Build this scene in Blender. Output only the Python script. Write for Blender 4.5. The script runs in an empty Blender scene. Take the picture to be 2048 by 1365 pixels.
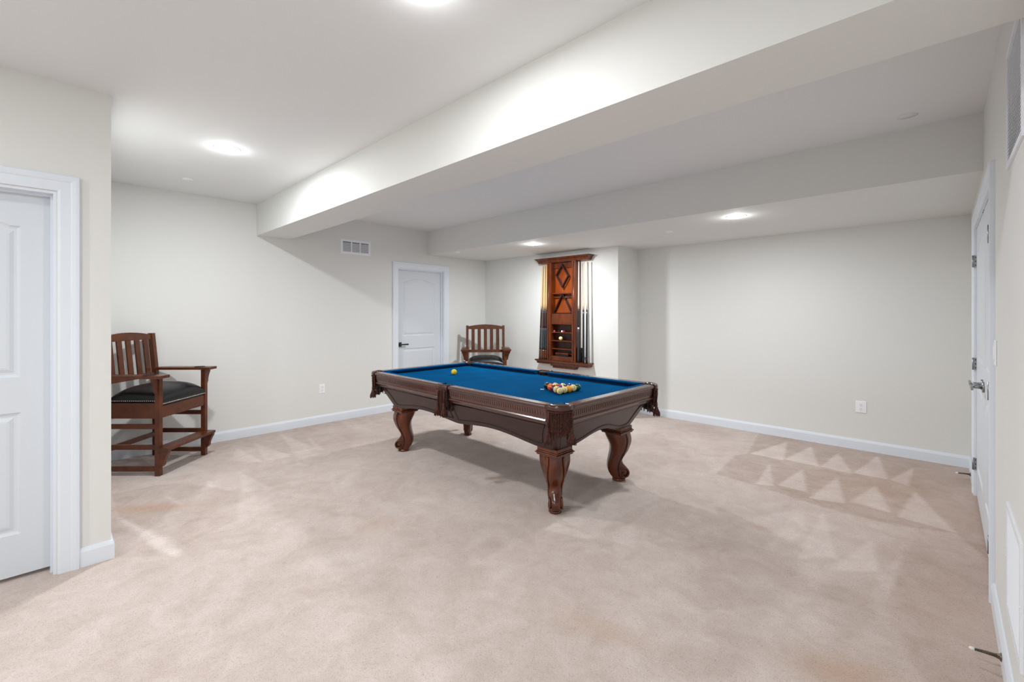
import bpy, bmesh, math, random
from mathutils import Vector, Matrix
PI = math.pi
random.seed(4)
scene = bpy.context.scene
C = scene.collection

# ------------------------------------------------------------------ camera
YAW = 43.957
cam_d = bpy.data.cameras.new('camera'); cam = bpy.data.objects.new('camera', cam_d); C.objects.link(cam)
cam.location = (0, 0, 1.386); cam.rotation_euler = (PI/2, 0, math.radians(YAW))
cam_d.sensor_width = 36.0; cam_d.lens = 895.0/2048*36.0
cam_d.shift_y = -(682.5-626.0)/2048.0
cam_d.clip_start = 0.02
scene.camera = cam
# ------------------------------------------------------------------ world, exposure
w = bpy.data.worlds.new('world'); scene.world = w; w.use_nodes = True
w.node_tree.nodes['Background'].inputs[0].default_value = (1, 1, 1, 1)
w.node_tree.nodes['Background'].inputs[1].default_value = 0.3
vs = scene.view_settings
vs.view_transform = 'Standard'; vs.look = 'None'; vs.gamma = 1.0; vs.use_curve_mapping = False
vs.exposure = 0.20
LAMP_DOWN = 20.0      # watts of each recessed lamp, downward
LAMP_GLOW = 1.15       # watts spilled sideways by its domed lens

# room dimensions
XL, XR, YB, YREC, XJOG = -5.609, 0.176, 5.70, 5.161, -3.055
XN, YN = -3.385, 0.248
H, HL = 2.615, 2.26
YF = -4.2

# ------------------------------------------------------------------ colours and materials
def lin(c):
    r = []
    for v in c:
        v = v/255.0
        r.append(v/12.92 if v <= 0.04045 else ((v+0.055)/1.055)**2.4)
    return (r[0], r[1], r[2], 1.0)
M = {}
def mat(name, col, rough=0.5, metal=0.0, spec=0.5, coat=0.0, bump=None, noise=None, emit=None):
    m = bpy.data.materials.new(name); m.use_nodes = True
    nt = m.node_tree; b = nt.nodes['Principled BSDF']
    b.inputs['Base Color'].default_value = lin(col)
    b.inputs['Roughness'].default_value = rough
    b.inputs['Metallic'].default_value = metal
    b.inputs['Specular IOR Level'].default_value = spec
    b.inputs['Coat Weight'].default_value = coat
    b.inputs['Coat Roughness'].default_value = 0.15
    if emit:
        b.inputs['Emission Color'].default_value = lin(emit[0]); b.inputs['Emission Strength'].default_value = emit[1]
    tc = nt.nodes.new('ShaderNodeTexCoord')
    if noise:   # (scale xyz, other colour, detail)
        sc, c2, lo, hi = noise
        mp = nt.nodes.new('ShaderNodeMapping'); mp.inputs['Scale'].default_value = sc
        n = nt.nodes.new('ShaderNodeTexNoise'); n.inputs['Scale'].default_value = 1.0; n.inputs['Detail'].default_value = 5
        cr = nt.nodes.new('ShaderNodeValToRGB')
        cr.color_ramp.elements[0].position = lo; cr.color_ramp.elements[0].color = lin(col)
        cr.color_ramp.elements[1].position = hi; cr.color_ramp.elements[1].color = lin(c2)
        nt.links.new(tc.outputs['Object'], mp.inputs[0]); nt.links.new(mp.outputs[0], n.inputs['Vector'])
        nt.links.new(n.outputs['Fac'], cr.inputs[0]); nt.links.new(cr.outputs[0], b.inputs['Base Color'])
    if bump:    # (scale, strength, distance)
        n2 = nt.nodes.new('ShaderNodeTexNoise'); n2.inputs['Scale'].default_value = bump[0]; n2.inputs['Detail'].default_value = 3
        bp = nt.nodes.new('ShaderNodeBump'); bp.inputs['Strength'].default_value = bump[1]; bp.inputs['Distance'].default_value = bump[2]
        nt.links.new(tc.outputs['Object'], n2.inputs['Vector']); nt.links.new(n2.outputs['Fac'], bp.inputs['Height'])
        nt.links.new(bp.outputs[0], b.inputs['Normal'])
    M[name] = m
    return m
mat('wall_paint', (232, 232, 229), 0.75, bump=(260, 0.05, 0.002), spec=0.25)
mat('ceiling_paint', (238, 239, 239), 0.8, bump=(220, 0.05, 0.002), spec=0.2)
mat('trim_white', (232, 238, 246), 0.38, spec=0.4)
mat('door_white', (220, 225, 231), 0.42, spec=0.4, bump=(90, 0.03, 0.001))
mat('grille_white', (244, 246, 252), 0.4)
mat('vent_dark', (78, 80, 86), 0.7)
mat('return_backing', (168, 171, 178), 0.7)
mat('dark_nickel', (84, 86, 88), 0.35, metal=1.0)
mat('plastic_white', (252, 252, 255), 0.3)
mat('slot_dark', (40, 38, 36), 0.6)
mat('nickel', (158, 160, 163), 0.32, metal=1.0)
mat('chrome', (150, 152, 154), 0.2, metal=1.0)
mat('spring_steel', (120, 110, 98), 0.3, metal=1.0)
mat('rubber_white', (238, 238, 236), 0.6)
mat('lamp_lens', (255, 255, 255), 0.4, emit=((255, 254, 250), 16.0))
mat('table_wood', (60, 24, 16), 0.25, spec=.7, coat=0.5, noise=((6, 30, 30), (84, 38, 26), 0.3, 0.75))
mat('table_wood_panel', (44, 18, 14), 0.33, coat=0.12, noise=((8, 25, 25), (62, 28, 21), 0.3, 0.75))
mat('leg_wood', (72, 28, 7), 0.24, coat=0.25, noise=((18, 18, 5), (112, 51, 16), 0.3, 0.75))
mat('groove_dark', (26, 11, 8), 0.4)
mat('felt_blue', (0, 84, 134), 0.95, spec=0.02, noise=((5, 5, 5), (0, 70, 116), 0.3, 0.8), bump=(900, 0.1, 0.001))
mat('leather_brown', (66, 30, 24), 0.26, coat=0.3, bump=(160, 0.1, 0.002))
mat('fringe_brown', (50, 21, 14), 0.8, noise=((60, 60, 60), (90, 44, 28), 0.4, 0.7))
mat('pouch_black', (18, 14, 13), 0.8)
mat('chair_wood', (70, 28, 6), 0.34, coat=0.12, noise=((14, 14, 14), (106, 50, 13), 0.3, 0.78))
mat('leather_black', (7, 8, 10), 0.36, spec=0.5, bump=(220, 0.12, 0.001))
mat('nail_silver', (205, 203, 196), 0.22, metal=1.0)
mat('rack_wood', (74, 27, 2), 0.32, coat=0.15, noise=((20, 20, 5), (114, 50, 6), 0.3, 0.75))
mat('rack_panel', (150, 66, 6), 0.35, coat=0.1, noise=((14, 14, 4), (112, 42, 4), 0.3, 0.75))
mat('rack_dark', (74, 30, 12), 0.4, noise=((14, 14, 4), (52, 20, 8), 0.3, 0.75))
mat('dark_frame', (44, 20, 13), 0.35)
mat('maple', (232, 190, 130), 0.3, coat=0.4)
mat('maple_pale', (236, 214, 186), 0.3, coat=0.4)
mat('cue_black', (24, 26, 30), 0.25, coat=0.4)
mat('cue_maroon', (48, 18, 14), 0.25, coat=0.4)
mat('cue_wrap', (46, 50, 54), 0.6)
mat('cue_butt', (92, 48, 22), 0.3, coat=0.4)
mat('ivory', (240, 236, 224), 0.25)
mat('bristle', (14, 14, 15), 0.8)
mat('pearl', (238, 214, 196), 0.2)
mat('chalk_pink', (190, 60, 110), 0.8)
mat('chalk_red', (170, 40, 50), 0.8)
mat('ball_cream', (245, 232, 160), 0.08, coat=0.6)
mat('number_black', (15, 15, 15), 0.2)
BALLC = dict(yellow=(250, 214, 20), red=(200, 24, 20), orange=(240, 96, 12), gold=(248, 170, 10), maroon=(120, 14, 22),
             green=(4, 84, 62), blue=(12, 62, 160), purple=(46, 20, 96), black=(10, 10, 14), lime=(120, 170, 70))
for k_, v_ in BALLC.items(): mat('ball_'+k_, v_, 0.08, coat=0.6)

# carpet
def carpet():
    m = bpy.data.materials.new('carpet'); m.use_nodes = True; nt = m.node_tree; N = nt.nodes; L = nt.links
    b = N['Principled BSDF']; b.inputs['Roughness'].default_value = 1.0; b.inputs['Specular IOR Level'].default_value = 0.05
    b.inputs['Sheen Weight'].default_value = 0.15
    geo = N.new('ShaderNodeNewGeometry')
    at = N.new('ShaderNodeAttribute'); at.attribute_name = 'track'
    st = N.new('ShaderNodeAttribute'); st.attribute_name = 'stain_tone'
    def noise(scale, det=4, dist=0.0, rough=0.6):
        n = N.new('ShaderNodeTexNoise'); n.inputs['Scale'].default_value = scale; n.inputs['Detail'].default_value = det
        n.inputs['Roughness'].default_value = rough; n.inputs['Distortion'].default_value = dist
        L.new(geo.outputs['Position'], n.inputs['Vector']); return n
    big = noise(1.7, 6, 0.6); mid = noise(7.0, 5, 0.8); fine = noise(230.0, 3, 0.0, 0.8); fib = noise(95.0, 4, 1.5, 0.8)
    def math_(op, a, bb):
        n = N.new('ShaderNodeMath'); n.operation = op
        for i, v in enumerate((a, bb)):
            if isinstance(v, (int, float)): n.inputs[i].default_value = v
            else: L.new(v, n.inputs[i])
        return n.outputs[0]
    t = math_('MULTIPLY', at.outputs['Fac'], 0.22)
    t = math_('ADD', t, math_('MULTIPLY', math_('SUBTRACT', big.outputs['Fac'], 0.5), 0.7))
    t = math_('ADD', t, math_('MULTIPLY', math_('SUBTRACT', mid.outputs['Fac'], 0.5), 0.62))
    t = math_('ADD', t, 0.5)
    cr = N.new('ShaderNodeValToRGB'); L.new(t, cr.inputs[0])
    cr.color_ramp.elements[0].position = 0.0; cr.color_ramp.elements[0].color = lin((170, 149, 137))
    cr.color_ramp.elements[1].position = 1.0; cr.color_ramp.elements[1].color = lin((230, 218, 212))
    # pinkish / brownish stains and a wider tan tone near the right wall
    mx = N.new('ShaderNodeMix'); mx.data_type = 'RGBA'; L.new(st.outputs['Fac'], mx.inputs[0]); L.new(cr.outputs[0], mx.inputs[6]); mx.inputs[7].default_value = lin((190, 152, 126))
    sp = math_('ADD', math_('MULTIPLY', fine.outputs['Fac'], 0.5), math_('MULTIPLY', fib.outputs['Fac'], 0.5))
    sr = N.new('ShaderNodeValToRGB'); L.new(sp, sr.inputs[0])
    sr.color_ramp.elements[0].position = 0.36; sr.color_ramp.elements[0].color = (0.50, 0.46, 0.44, 1)
    sr.color_ramp.elements[1].position = 0.50; sr.color_ramp.elements[1].color = (1.03, 1.03, 1.03, 1)
    m2 = N.new('ShaderNodeMix'); m2.data_type = 'RGBA'; m2.blend_type = 'MULTIPLY'; m2.inputs[0].default_value = 0.8
    L.new(mx.outputs[2], m2.inputs[6]); L.new(sr.outputs[0], m2.inputs[7]); L.new(m2.outputs[2], b.inputs['Base Color'])
    bp = N.new('ShaderNodeBump'); bp.inputs['Strength'].default_value = 0.6; bp.inputs['Distance'].default_value = 0.004
    L.new(sp, bp.inputs['Height']); L.new(bp.outputs[0], b.inputs['Normal'])
    M['carpet'] = m
carpet()

# ------------------------------------------------------------------ mesh helpers
class MB:
    def __init__(s, xf=None): s.v = []; s.f = []; s.mi = []; s.sm = []; s.xf = xf
    def add(s, vs_, fs, mi=0, smooth=False, xf=None):
        o = len(s.v)
        for p in vs_:
            p = Vector(p)
            if xf is not None: p = xf(p) if callable(xf) else xf @ p
            if s.xf is not None: p = s.xf(p) if callable(s.xf) else s.xf @ p
            s.v.append(p)
        for f in fs: s.f.append([o+i for i in f]); s.mi.append(mi); s.sm.append(smooth)
        return s
    def box(s, a, b, mi=0, bev=0.0, xf=None):
        x0, x1 = sorted((a[0], b[0])); y0, y1 = sorted((a[1], b[1])); z0, z1 = sorted((a[2], b[2]))
        if bev <= 0:
            vs_ = [(x, y, z) for x in (x0, x1) for y in (y0, y1) for z in (z0, z1)]
            fs = [(0, 1, 3, 2), (4, 6, 7, 5), (0, 4, 5, 1), (2, 3, 7, 6), (0, 2, 6, 4), (1, 5, 7, 3)]
            return s.add(vs_, fs, mi, False, xf)
        bm = bmesh.new(); bmesh.ops.create_cube(bm, size=1)
        for v in bm.verts: v.co = Vector(((x0+x1)/2+v.co.x*(x1-x0), (y0+y1)/2+v.co.y*(y1-y0), (z0+z1)/2+v.co.z*(z1-z0)))
        bmesh.ops.bevel(bm, geom=bm.edges[:], offset=min(bev, (x1-x0)*.49, (y1-y0)*.49, (z1-z0)*.49), segments=2, affect='EDGES', profile=0.5)
        bm.verts.index_update()
        s.add([v.co.copy() for v in bm.verts], [[v.index for v in f.verts] for f in bm.faces], mi, False, xf); bm.free(); return s
    def prism(s, poly, y0, y1, mi=0, xf=None, smooth=False):   # poly in (x,z), extruded along y
        n = len(poly)
        vs_ = [(p[0], y0, p[1]) for p in poly]+[(p[0], y1, p[1]) for p in poly]
        fs = [list(range(n))[::-1], list(range(n, 2*n))]+[(i, (i+1) % n, n+(i+1) % n, n+i) for i in range(n)]
        return s.add(vs_, fs, mi, smooth, xf)
    def tube(s, pts, r, n=8, mi=0, caps=True, closed=False, xf=None):
        pts = [Vector(p) for p in pts]; m = len(pts); rs = r if isinstance(r, (list, tuple)) else [r]*m
        vs_ = []; up = None
        for i, p in enumerate(pts):
            if closed: t = (pts[(i+1) % m]-pts[i-1])
            else: t = pts[min(i+1, m-1)]-pts[max(i-1, 0)]
            t.normalize()
            if up is None:
                up = Vector((0, 0, 1)) if abs(t.z) < .9 else Vector((1, 0, 0))
            a = t.cross(up).normalized(); bq = a.cross(t).normalized(); up = bq
            for k in range(n):
                th = 2*PI*k/n; vs_.append(p+a*math.cos(th)*rs[i]+bq*math.sin(th)*rs[i])
        fs = []
        for i in range(m if closed else m-1):
            j = (i+1) % m
            for k in range(n): fs.append((i*n+k, i*n+(k+1) % n, j*n+(k+1) % n, j*n+k))
        s.add(vs_, fs, mi, True, xf)
        if caps and not closed:
            s.add(vs_[:n], [list(range(n))[::-1]], mi, False, xf); s.add(vs_[-n:], [list(range(n))], mi, False, xf)
        return s
    def lathe(s, prof, n=24, mi=0, xf=None, smooth=True):   # prof [(r,z)]
        vs_ = []; fs = []; m = len(prof)
        for (r, z) in prof:
            for k in range(n): vs_.append((r*math.cos(2*PI*k/n), r*math.sin(2*PI*k/n), z))
        for i in range(m-1):
            for k in range(n): fs.append((i*n+k, i*n+(k+1) % n, (i+1)*n+(k+1) % n, (i+1)*n+k))
        s.add(vs_, fs, mi, smooth, xf)
        for e in (0, m-1):
            if prof[e][0] > 1e-4: s.add(vs_[e*n:e*n+n], [list(range(n))], mi, False, xf)
        return s
    def sweep(s, prof, frames, mi=0, smooth=False, closed=False, pclosed=False, caps=False):
        # prof: list of (a,b); frames: list of functions (a,b)->Vector
        n = len(prof); vs_ = [fr(a, b) for fr in frames for (a, b) in prof]; fs = []
        m = len(frames)
        for i in range(m if closed else m-1):
            j = (i+1) % m
            for k in range(n if pclosed else n-1): fs.append((i*n+k, i*n+(k+1) % n, j*n+(k+1) % n, j*n+k))
        s.add(vs_, fs, mi, smooth)
        if caps: s.add(vs_[:n], [list(range(n))], mi); s.add(vs_[-n:], [list(range(n))[::-1]], mi)
        return s
    def build(s, name, mats, parent=None, auto=None):
        me = bpy.data.meshes.new(name); me.from_pydata([tuple(v) for v in s.v], [], s.f)
        if not isinstance(mats, (list, tuple)): mats = [mats]
        for m in mats: me.materials.append(M[m])
        for p, mi, sm in zip(me.polygons, s.mi, s.sm): p.material_index = mi; p.use_smooth = sm
        bm = bmesh.new(); bm.from_mesh(me); bmesh.ops.remove_doubles(bm, verts=bm.verts[:], dist=1e-6)
        bmesh.ops.recalc_face_normals(bm, faces=bm.faces[:]); bm.to_mesh(me); bm.free()
        o = bpy.data.objects.new(name, me); C.objects.link(o)
        if parent is not None: o.parent = parent
        return o
def tag(o, label=None, cat=None, group=None, kind=None):
    if label: o['label'] = label
    if cat: o['category'] = cat
    if group: o['group'] = group
    if kind: o['kind'] = kind
    return o
def empty(name, loc=(0, 0, 0), rz=0.0):
    o = bpy.data.objects.new(name, None); C.objects.link(o); o.location = loc; o.rotation_euler = (0, 0, rz); o.empty_display_size = 0.1
    return o
def copy_tree(o, parent=None):
    c = o.copy(); C.objects.link(c); c.parent = parent
    for ch in list(o.children): copy_tree(ch, c)
    return c
def part(mb, name, mats, parent, label=None):
    o = mb.build(name, mats, parent)
    if label: o['label'] = label
    return o
def struct(mb, name, mats, label, cat, parent=None):
    return tag(mb.build(name, mats, parent), label, cat, kind='structure')

# ------------------------------------------------------------------ room shell
T = 0.12
mb = MB(); mb.box((XL-T, YN+.0, 0), (XL, YREC+.0, H))
# left wall with the doorway cut out: opening y 3.466..4.295, z 0..2.028
D2a, D2b, DH = 3.468, 4.292, 2.028
mb = MB()
mb.box((XL-T, YN-T, 0), (XL, D2a, H)); mb.box((XL-T, D2b, 0), (XL, YREC+T, H)); mb.box((XL-T, D2a, DH), (XL, D2b, H))
struct(mb, 'wall_left', 'wall_paint', 'long off white left wall with the white door and the small vent', 'wall')
mb = MB(); mb.box((XL, YREC, 0), (XJOG, YREC+T, HL)); mb.box((XJOG-T, YREC+T, 0), (XJOG, YB+T, HL))
struct(mb, 'wall_recess', 'wall_paint', 'off white wall that carries the wooden cue rack, with the short return beside it', 'wall')
mb = MB(); mb.box((XJOG, YB, 0), (XR+T, YB+T, HL))
struct(mb, 'wall_back', 'wall_paint', 'blank off white back wall behind the right end of the pool table', 'wall')
D3a, D3b = 3.205, 4.875
mb = MB(); mb.box((XR, YF, 0), (XR+T, D3a, H)); mb.box((XR, D3b, 0), (XR+T, YB, H)); mb.box((XR, D3a, DH), (XR+T, D3b, H))
struct(mb, 'wall_right', 'wall_paint', 'off white wall along the right edge with double doors and two grilles', 'wall')
D1a, D1b = -0.80, 0.031
mb = MB(); mb.box((XN-T, YF, 0), (XN, D1a, H)); mb.box((XN-T, D1b, 0), (XN, YN, H)); mb.box((XN-T, D1a, DH), (XN, D1b, H))
mb.box((XL, YN-T, 0), (XN-T, YN, H))
struct(mb, 'wall_near_left', 'wall_paint', 'off white wall at the left edge that ends in a corner before the left chair', 'wall')
mb = MB(); mb.box((XN-T, YF-T, 0), (XR+T, YF, H))
struct(mb, 'wall_rear', 'wall_paint', 'off white wall behind the camera', 'wall')
mb = MB(); mb.box((XL-T, YF-T, H), (XR+T, YB+T, H+T))
struct(mb, 'ceiling', 'ceiling_paint', 'smooth pale grey ceiling with a recessed lamp over the left chair', 'ceiling')
mb = MB(); mb.box((XL, 1.642, HL), (XR, 2.004, H))
struct(mb, 'ceiling_beam', 'wall_paint', 'boxed white beam crossing the ceiling in front of the pool table', 'beam')
mb = MB(); mb.box((XL, 3.984, HL), (XR, YB, H))
struct(mb, 'ceiling_soffit', 'wall_paint', 'lowered ceiling section over the cue rack and back wall with two recessed lamps', 'ceiling')

# floor with vacuum tracks
TR = [
 (-1.2, [(-1.458,4.624),(-1.405,3.984),(-1.09,3.944),(-.615,3.832),(-.215,3.834),(.055,3.959),(.181,3.67),(.3,5.702),(-.459,5.706),(-1.527,5.666),(-1.385,4.773)]),
 (1.9, [(-1.372,4.785),(-1.207,5.514),(-1.081,4.798)]),(1.9,[(-1.081,4.835),(-.986,5.496),(-.808,4.816)]),(1.9,[(-.796,4.828),(-.749,5.427),(-.559,4.799)]),
 (1.9, [(-.562,4.827),(-.457,5.589),(-.33,4.842)]),(1.9,[(-.319,4.853),(-.189,5.379),(-.201,4.775)]),
 (1.7, [(-1.091,3.97),(-1.148,4.59),(-.976,4.028)]),(1.8,[(-.962,4.068),(-.899,4.629),(-.753,4.064)]),(1.8,[(-.725,3.947),(-.643,4.611),(-.516,4.014)]),
 (1.8, [(-.497,4.077),(-.389,4.62),(-.262,4.051)]),(1.9,[(-.225,4.008),(-.159,4.661),(.06,3.963)]),
 (.8, [(-.591,2.926),(-.611,3.774),(-.437,3.101)]),(.9,[(-.443,2.917),(-.313,3.508),(-.248,3.082)]),(.9,[(-.25,3.011),(-.168,3.414),(-.195,2.852)]),
 (.45, [(-1.012,3.137),(-.71,3.741),(-.627,3.302),(-.676,3.067)]),
 (-.6, [(-.185,2.71),(-.168,3.414),(-.1,3.83),(.3,3.9),(.3,2.0),(-.02,2.2)]),
 (-.5, [(-.414,2.582),(-.456,2.745),(-.273,2.857),(-.213,2.648),(-.286,2.352),(-.367,2.415)]),
 (-.35, [(-1.145,2.802),(-.898,2.914),(-.591,2.926),(-.553,2.741),(-.882,2.447),(-1.079,2.509)]),
 (.8, [(-4.794,1.186),(-5.185,1.343),(-4.544,1.389)]),(.8,[(-5.29,1.523),(-4.526,1.638),(-4.561,1.41)]),(.8,[(-5.505,1.844),(-4.599,1.908),(-4.606,1.685)]),
 (.8, [(-5.298,2.044),(-4.518,1.942),(-4.535,1.881)]),(.6,[(-4.426,1.154),(-3.796,1.229),(-3.885,1.039)]),
 (1.3, [(-4.038,.327),(-3.44,.491),(-3.167,.541),(-3.116,.506),(-3.289,.452)]),(1.2,[(-4.304,.609),(-3.897,.694),(-4.052,.635)]),
 (.9, [(-4.438,.922),(-4.179,.914),(-4.206,.887)]),
 (-.7, [(-4.165,.307),(-3.813,.337),(-3.196,.456),(-3.382,.249),(-3.7,.249)]),
 (-.7, [(-4.561,.336),(-4.548,.613),(-4.419,.793),(-3.906,1.018),(-3.398,.886),(-3.272,.559),(-3.5,.5),(-4.058,.329)]),
 (-.45, [(-5.6,1.193),(-5.6,1.844),(-5.6,2.572),(-4.609,2.487),(-4.665,1.935),(-4.588,1.66),(-5.358,1.361),(-5.061,1.123)]),
 (1.0, [(-1.84,2.2),(-1.844,2.328),(-1.535,2.352),(-1.566,2.289)]),
 (.7, [(-1.833,2.655),(-1.833,3.274),(-1.522,3.193),(-1.596,2.588),(-1.535,2.352),(-1.842,2.39)]),
 (.5, [(-1.509,2.447),(-1.472,2.707),(-1.298,2.388),(-1.299,2.211)]),(.5,[(-2.902,2.492),(-2.784,2.807),(-2.634,2.387)]),
]
STAINS_TONES = [(-4.07, .485, .30, .06, 0.9, 0.55), (-.27, 2.12, .17, .11, 0.6, 0.5), (-2.66, 1.5, .16, .13, .3, .22), (-1.1, 1.68, .2, .07, .3, .3),
          (-2.72, 2.62, .1, .04, .5, .35), (-.15, 4.5, .75, .95, 0, .30), (.1, 2.9, .4, .8, 0, .25), (-0.85, 3.2, .07, .04, 0, .4)]  # the two widest only tint the carpet tan near the right wall
def make_floor():
    st = 0.016
    xs = [XL+i*st for i in range(int((XR+.01-XL)/st)+2)]; ys = [0.2+i*st for i in range(int((YB-.2)/st)+2)]
    nx, ny = len(xs), len(ys)
    trk = [0.0]*(nx*ny); stn = [0.0]*(nx*ny)
    for wgt, poly in TR:
        bx0, bx1 = min(p[0] for p in poly), max(p[0] for p in poly); by0, by1 = min(p[1] for p in poly), max(p[1] for p in poly)
        for j, y in enumerate(ys):
            if y < by0 or y > by1: continue
            for i, x in enumerate(xs):
                if x < bx0 or x > bx1: continue
                for (ox, oy) in ((-.25, -.25), (.25, -.25), (-.25, .25), (.25, .25)):
                    ins = False; n = len(poly); q = n-1; xs_, ys_ = x+ox*st*1.6, y+oy*st*1.6
                    for k in range(n):
                        xk, yk = poly[k]; xq, yq = poly[q]
                        if (yk > ys_) != (yq > ys_) and xs_ < (xq-xk)*(ys_-yk)/(yq-yk)+xk: ins = not ins
                        q = k
                    if ins: trk[j*nx+i] += wgt*.25
    for (cx, cy, a, b, rot, wt) in STAINS_TONES:
        for j, y in enumerate(ys):
            if abs(y-cy) > 2.4*max(a, b): continue
            for i, x in enumerate(xs):
                dx, dy = x-cx, y-cy
                if abs(dx) > 2.4*max(a, b): continue
                u = (dx*math.cos(rot)+dy*math.sin(rot))/a; v = (-dx*math.sin(rot)+dy*math.cos(rot))/b
                stn[j*nx+i] += wt*math.exp(-(u*u+v*v))
    vs_ = [(x, y, 0) for y in ys for x in xs]
    fs = [(j*nx+i, j*nx+i+1, (j+1)*nx+i+1, (j+1)*nx+i) for j in range(ny-1) for i in range(nx-1)]
    o = len(vs_); x0, x1 = XL, xs[-1]
    vs_ += [(x0, YF, 0), (x1, YF, 0), (x1, .2, 0), (x0, .2, 0)]; fs.append((o, o+1, o+2, o+3))
    o = len(vs_); x0, x1, y0, y1, zt, zb = XL-T, XR+T+.1, YF-T, YB+T, -.001, -.12
    vs_ += [(x0, y0, zb), (x1, y0, zb), (x1, y1, zb), (x0, y1, zb), (x0, y0, zt), (x1, y0, zt), (x1, y1, zt), (x0, y1, zt)]
    fs += [(o, o+3, o+2, o+1), (o+4, o+5, o+6, o+7), (o, o+1, o+5, o+4), (o+1, o+2, o+6, o+5), (o+2, o+3, o+7, o+6), (o+3, o, o+4, o+7)]
    me = bpy.data.meshes.new('floor'); me.from_pydata(vs_, [], fs); me.materials.append(M['carpet'])
    for nm, arr in (('track', trk), ('stain_tone', stn)):
        a = me.attributes.new(nm, 'FLOAT', 'POINT')
        a.data.foreach_set('value', arr+[0.0]*(len(vs_)-len(arr)))
    ob = bpy.data.objects.new('floor', me); C.objects.link(ob)
    tag(ob, 'pinkish beige cut pile carpet with vacuum tracks covering the floor', 'carpet', kind='structure')
make_floor()

# ------------------------------------------------------------------ baseboards, casings, doors
BB = [(0, 0), (.014, 0), (.014, .082), (.010, .094), (.006, .104), (0, .104)]
def baseboard(name, p0, p1, nrm, label, ext0=0.0, ext1=0.0, kind='structure'):
    p0, p1, nrm = Vector((p0[0], p0[1], 0)), Vector((p1[0], p1[1], 0)), Vector((nrm[0], nrm[1], 0))
    d = (p1-p0).normalized(); mb = MB()
    mb.sweep(BB, [lambda a, b: p0-d*(a*ext0)+nrm*a+Vector((0, 0, b)), lambda a, b: p1+d*(a*ext1)+nrm*a+Vector((0, 0, b))], pclosed=True, caps=True)
    return struct(mb, name, 'trim_white', label, 'baseboard')
baseboard('baseboard_left', (XL, YN), (XL, 3.381), (1, 0), 'white baseboard of the left wall behind the left chair')
baseboard('baseboard_left_far', (XL, 4.38), (XL, YREC), (1, 0), 'white baseboard between the left wall door and the corner')
baseboard('baseboard_recess', (XL, YREC), (XJOG, YREC), (0, -1), 'white baseboard under the cue rack', ext1=1)
baseboard('baseboard_return', (XJOG, YREC), (XJOG, YB), (1, 0), 'white baseboard on the short return beside the cue rack wall', ext0=1)
baseboard('baseboard_back', (XJOG, YB), (XR, YB), (0, -1), 'long white baseboard of the blank back wall')
baseboard('baseboard_right', (XR, 3.12), (XR, YF), (-1, 0), 'white baseboard at the right edge below the grille')
baseboard('baseboard_right_far', (XR, YB), (XR, 4.96), (-1, 0), 'short white baseboard between the double doors and the back wall')
baseboard('baseboard_near_left', (XN, .117), (XN, YN), (1, 0), 'short white baseboard at the corner before the left chair', ext1=1)
baseboard('baseboard_near_return', (XN, YN), (XL, YN), (0, 1), 'white baseboard around the corner behind the left chair', ext0=1)
baseboard('baseboard_near_behind', (XN, YF), (XN, -.886), (1, 0), 'white baseboard left of the near door')

CAS = [(.0, 0), (.0, .010), (.012, .013), (.050, .013), (.056, .017), (.070, .020), (.082, .020), (.086, .016), (.086, 0)]  # (distance out from opening, projection)
def casing(par, fx, a0, a1, h, label=None, out=0.004):
    # fx(s, n, z) -> world ; s along wall, n out of the wall
    mb = MB()
    def fr(s, z, ds, dz): return lambda a, b: fx(s+ds*(a+out), b, z+dz*(a+out))
    mb.sweep(CAS, [fr(a0, 0, -1, 0), fr(a0, h, -1, 1), fr(a1, h, 1, 1), fr(a1, 0, 1, 0)], caps=True)
    return part(mb, 'casing', 'trim_white', par, label)
def jamb(par, fx, a0, a1, h, depth, stop):
    mb = MB()
    def b(s0, s1, n0, n1, z0, z1):
        v = [fx(s, n, z) for s in (s0, s1) for n in (n0, n1) for z in (z0, z1)]
        mb.add(v, [(0, 1, 3, 2), (4, 6, 7, 5), (0, 4, 5, 1), (2, 3, 7, 6), (0, 2, 6, 4), (1, 5, 7, 3)])
    t = .012
    b(a0, a0+t, -depth, .0, 0, h-t); b(a1-t, a1, -depth, .0, 0, h-t); b(a0, a1, -depth, 0, h-t, h)
    b(a0+t, a0+t+.011, -stop, -stop+.035, 0, h-t-.011); b(a1-t-.011, a1-t, -stop, -stop+.035, 0, h-t-.011); b(a0+t, a1-t, -stop, -stop+.035, h-t-.011, h-t)
    return part(mb, 'jamb', 'trim_white', par)

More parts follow.
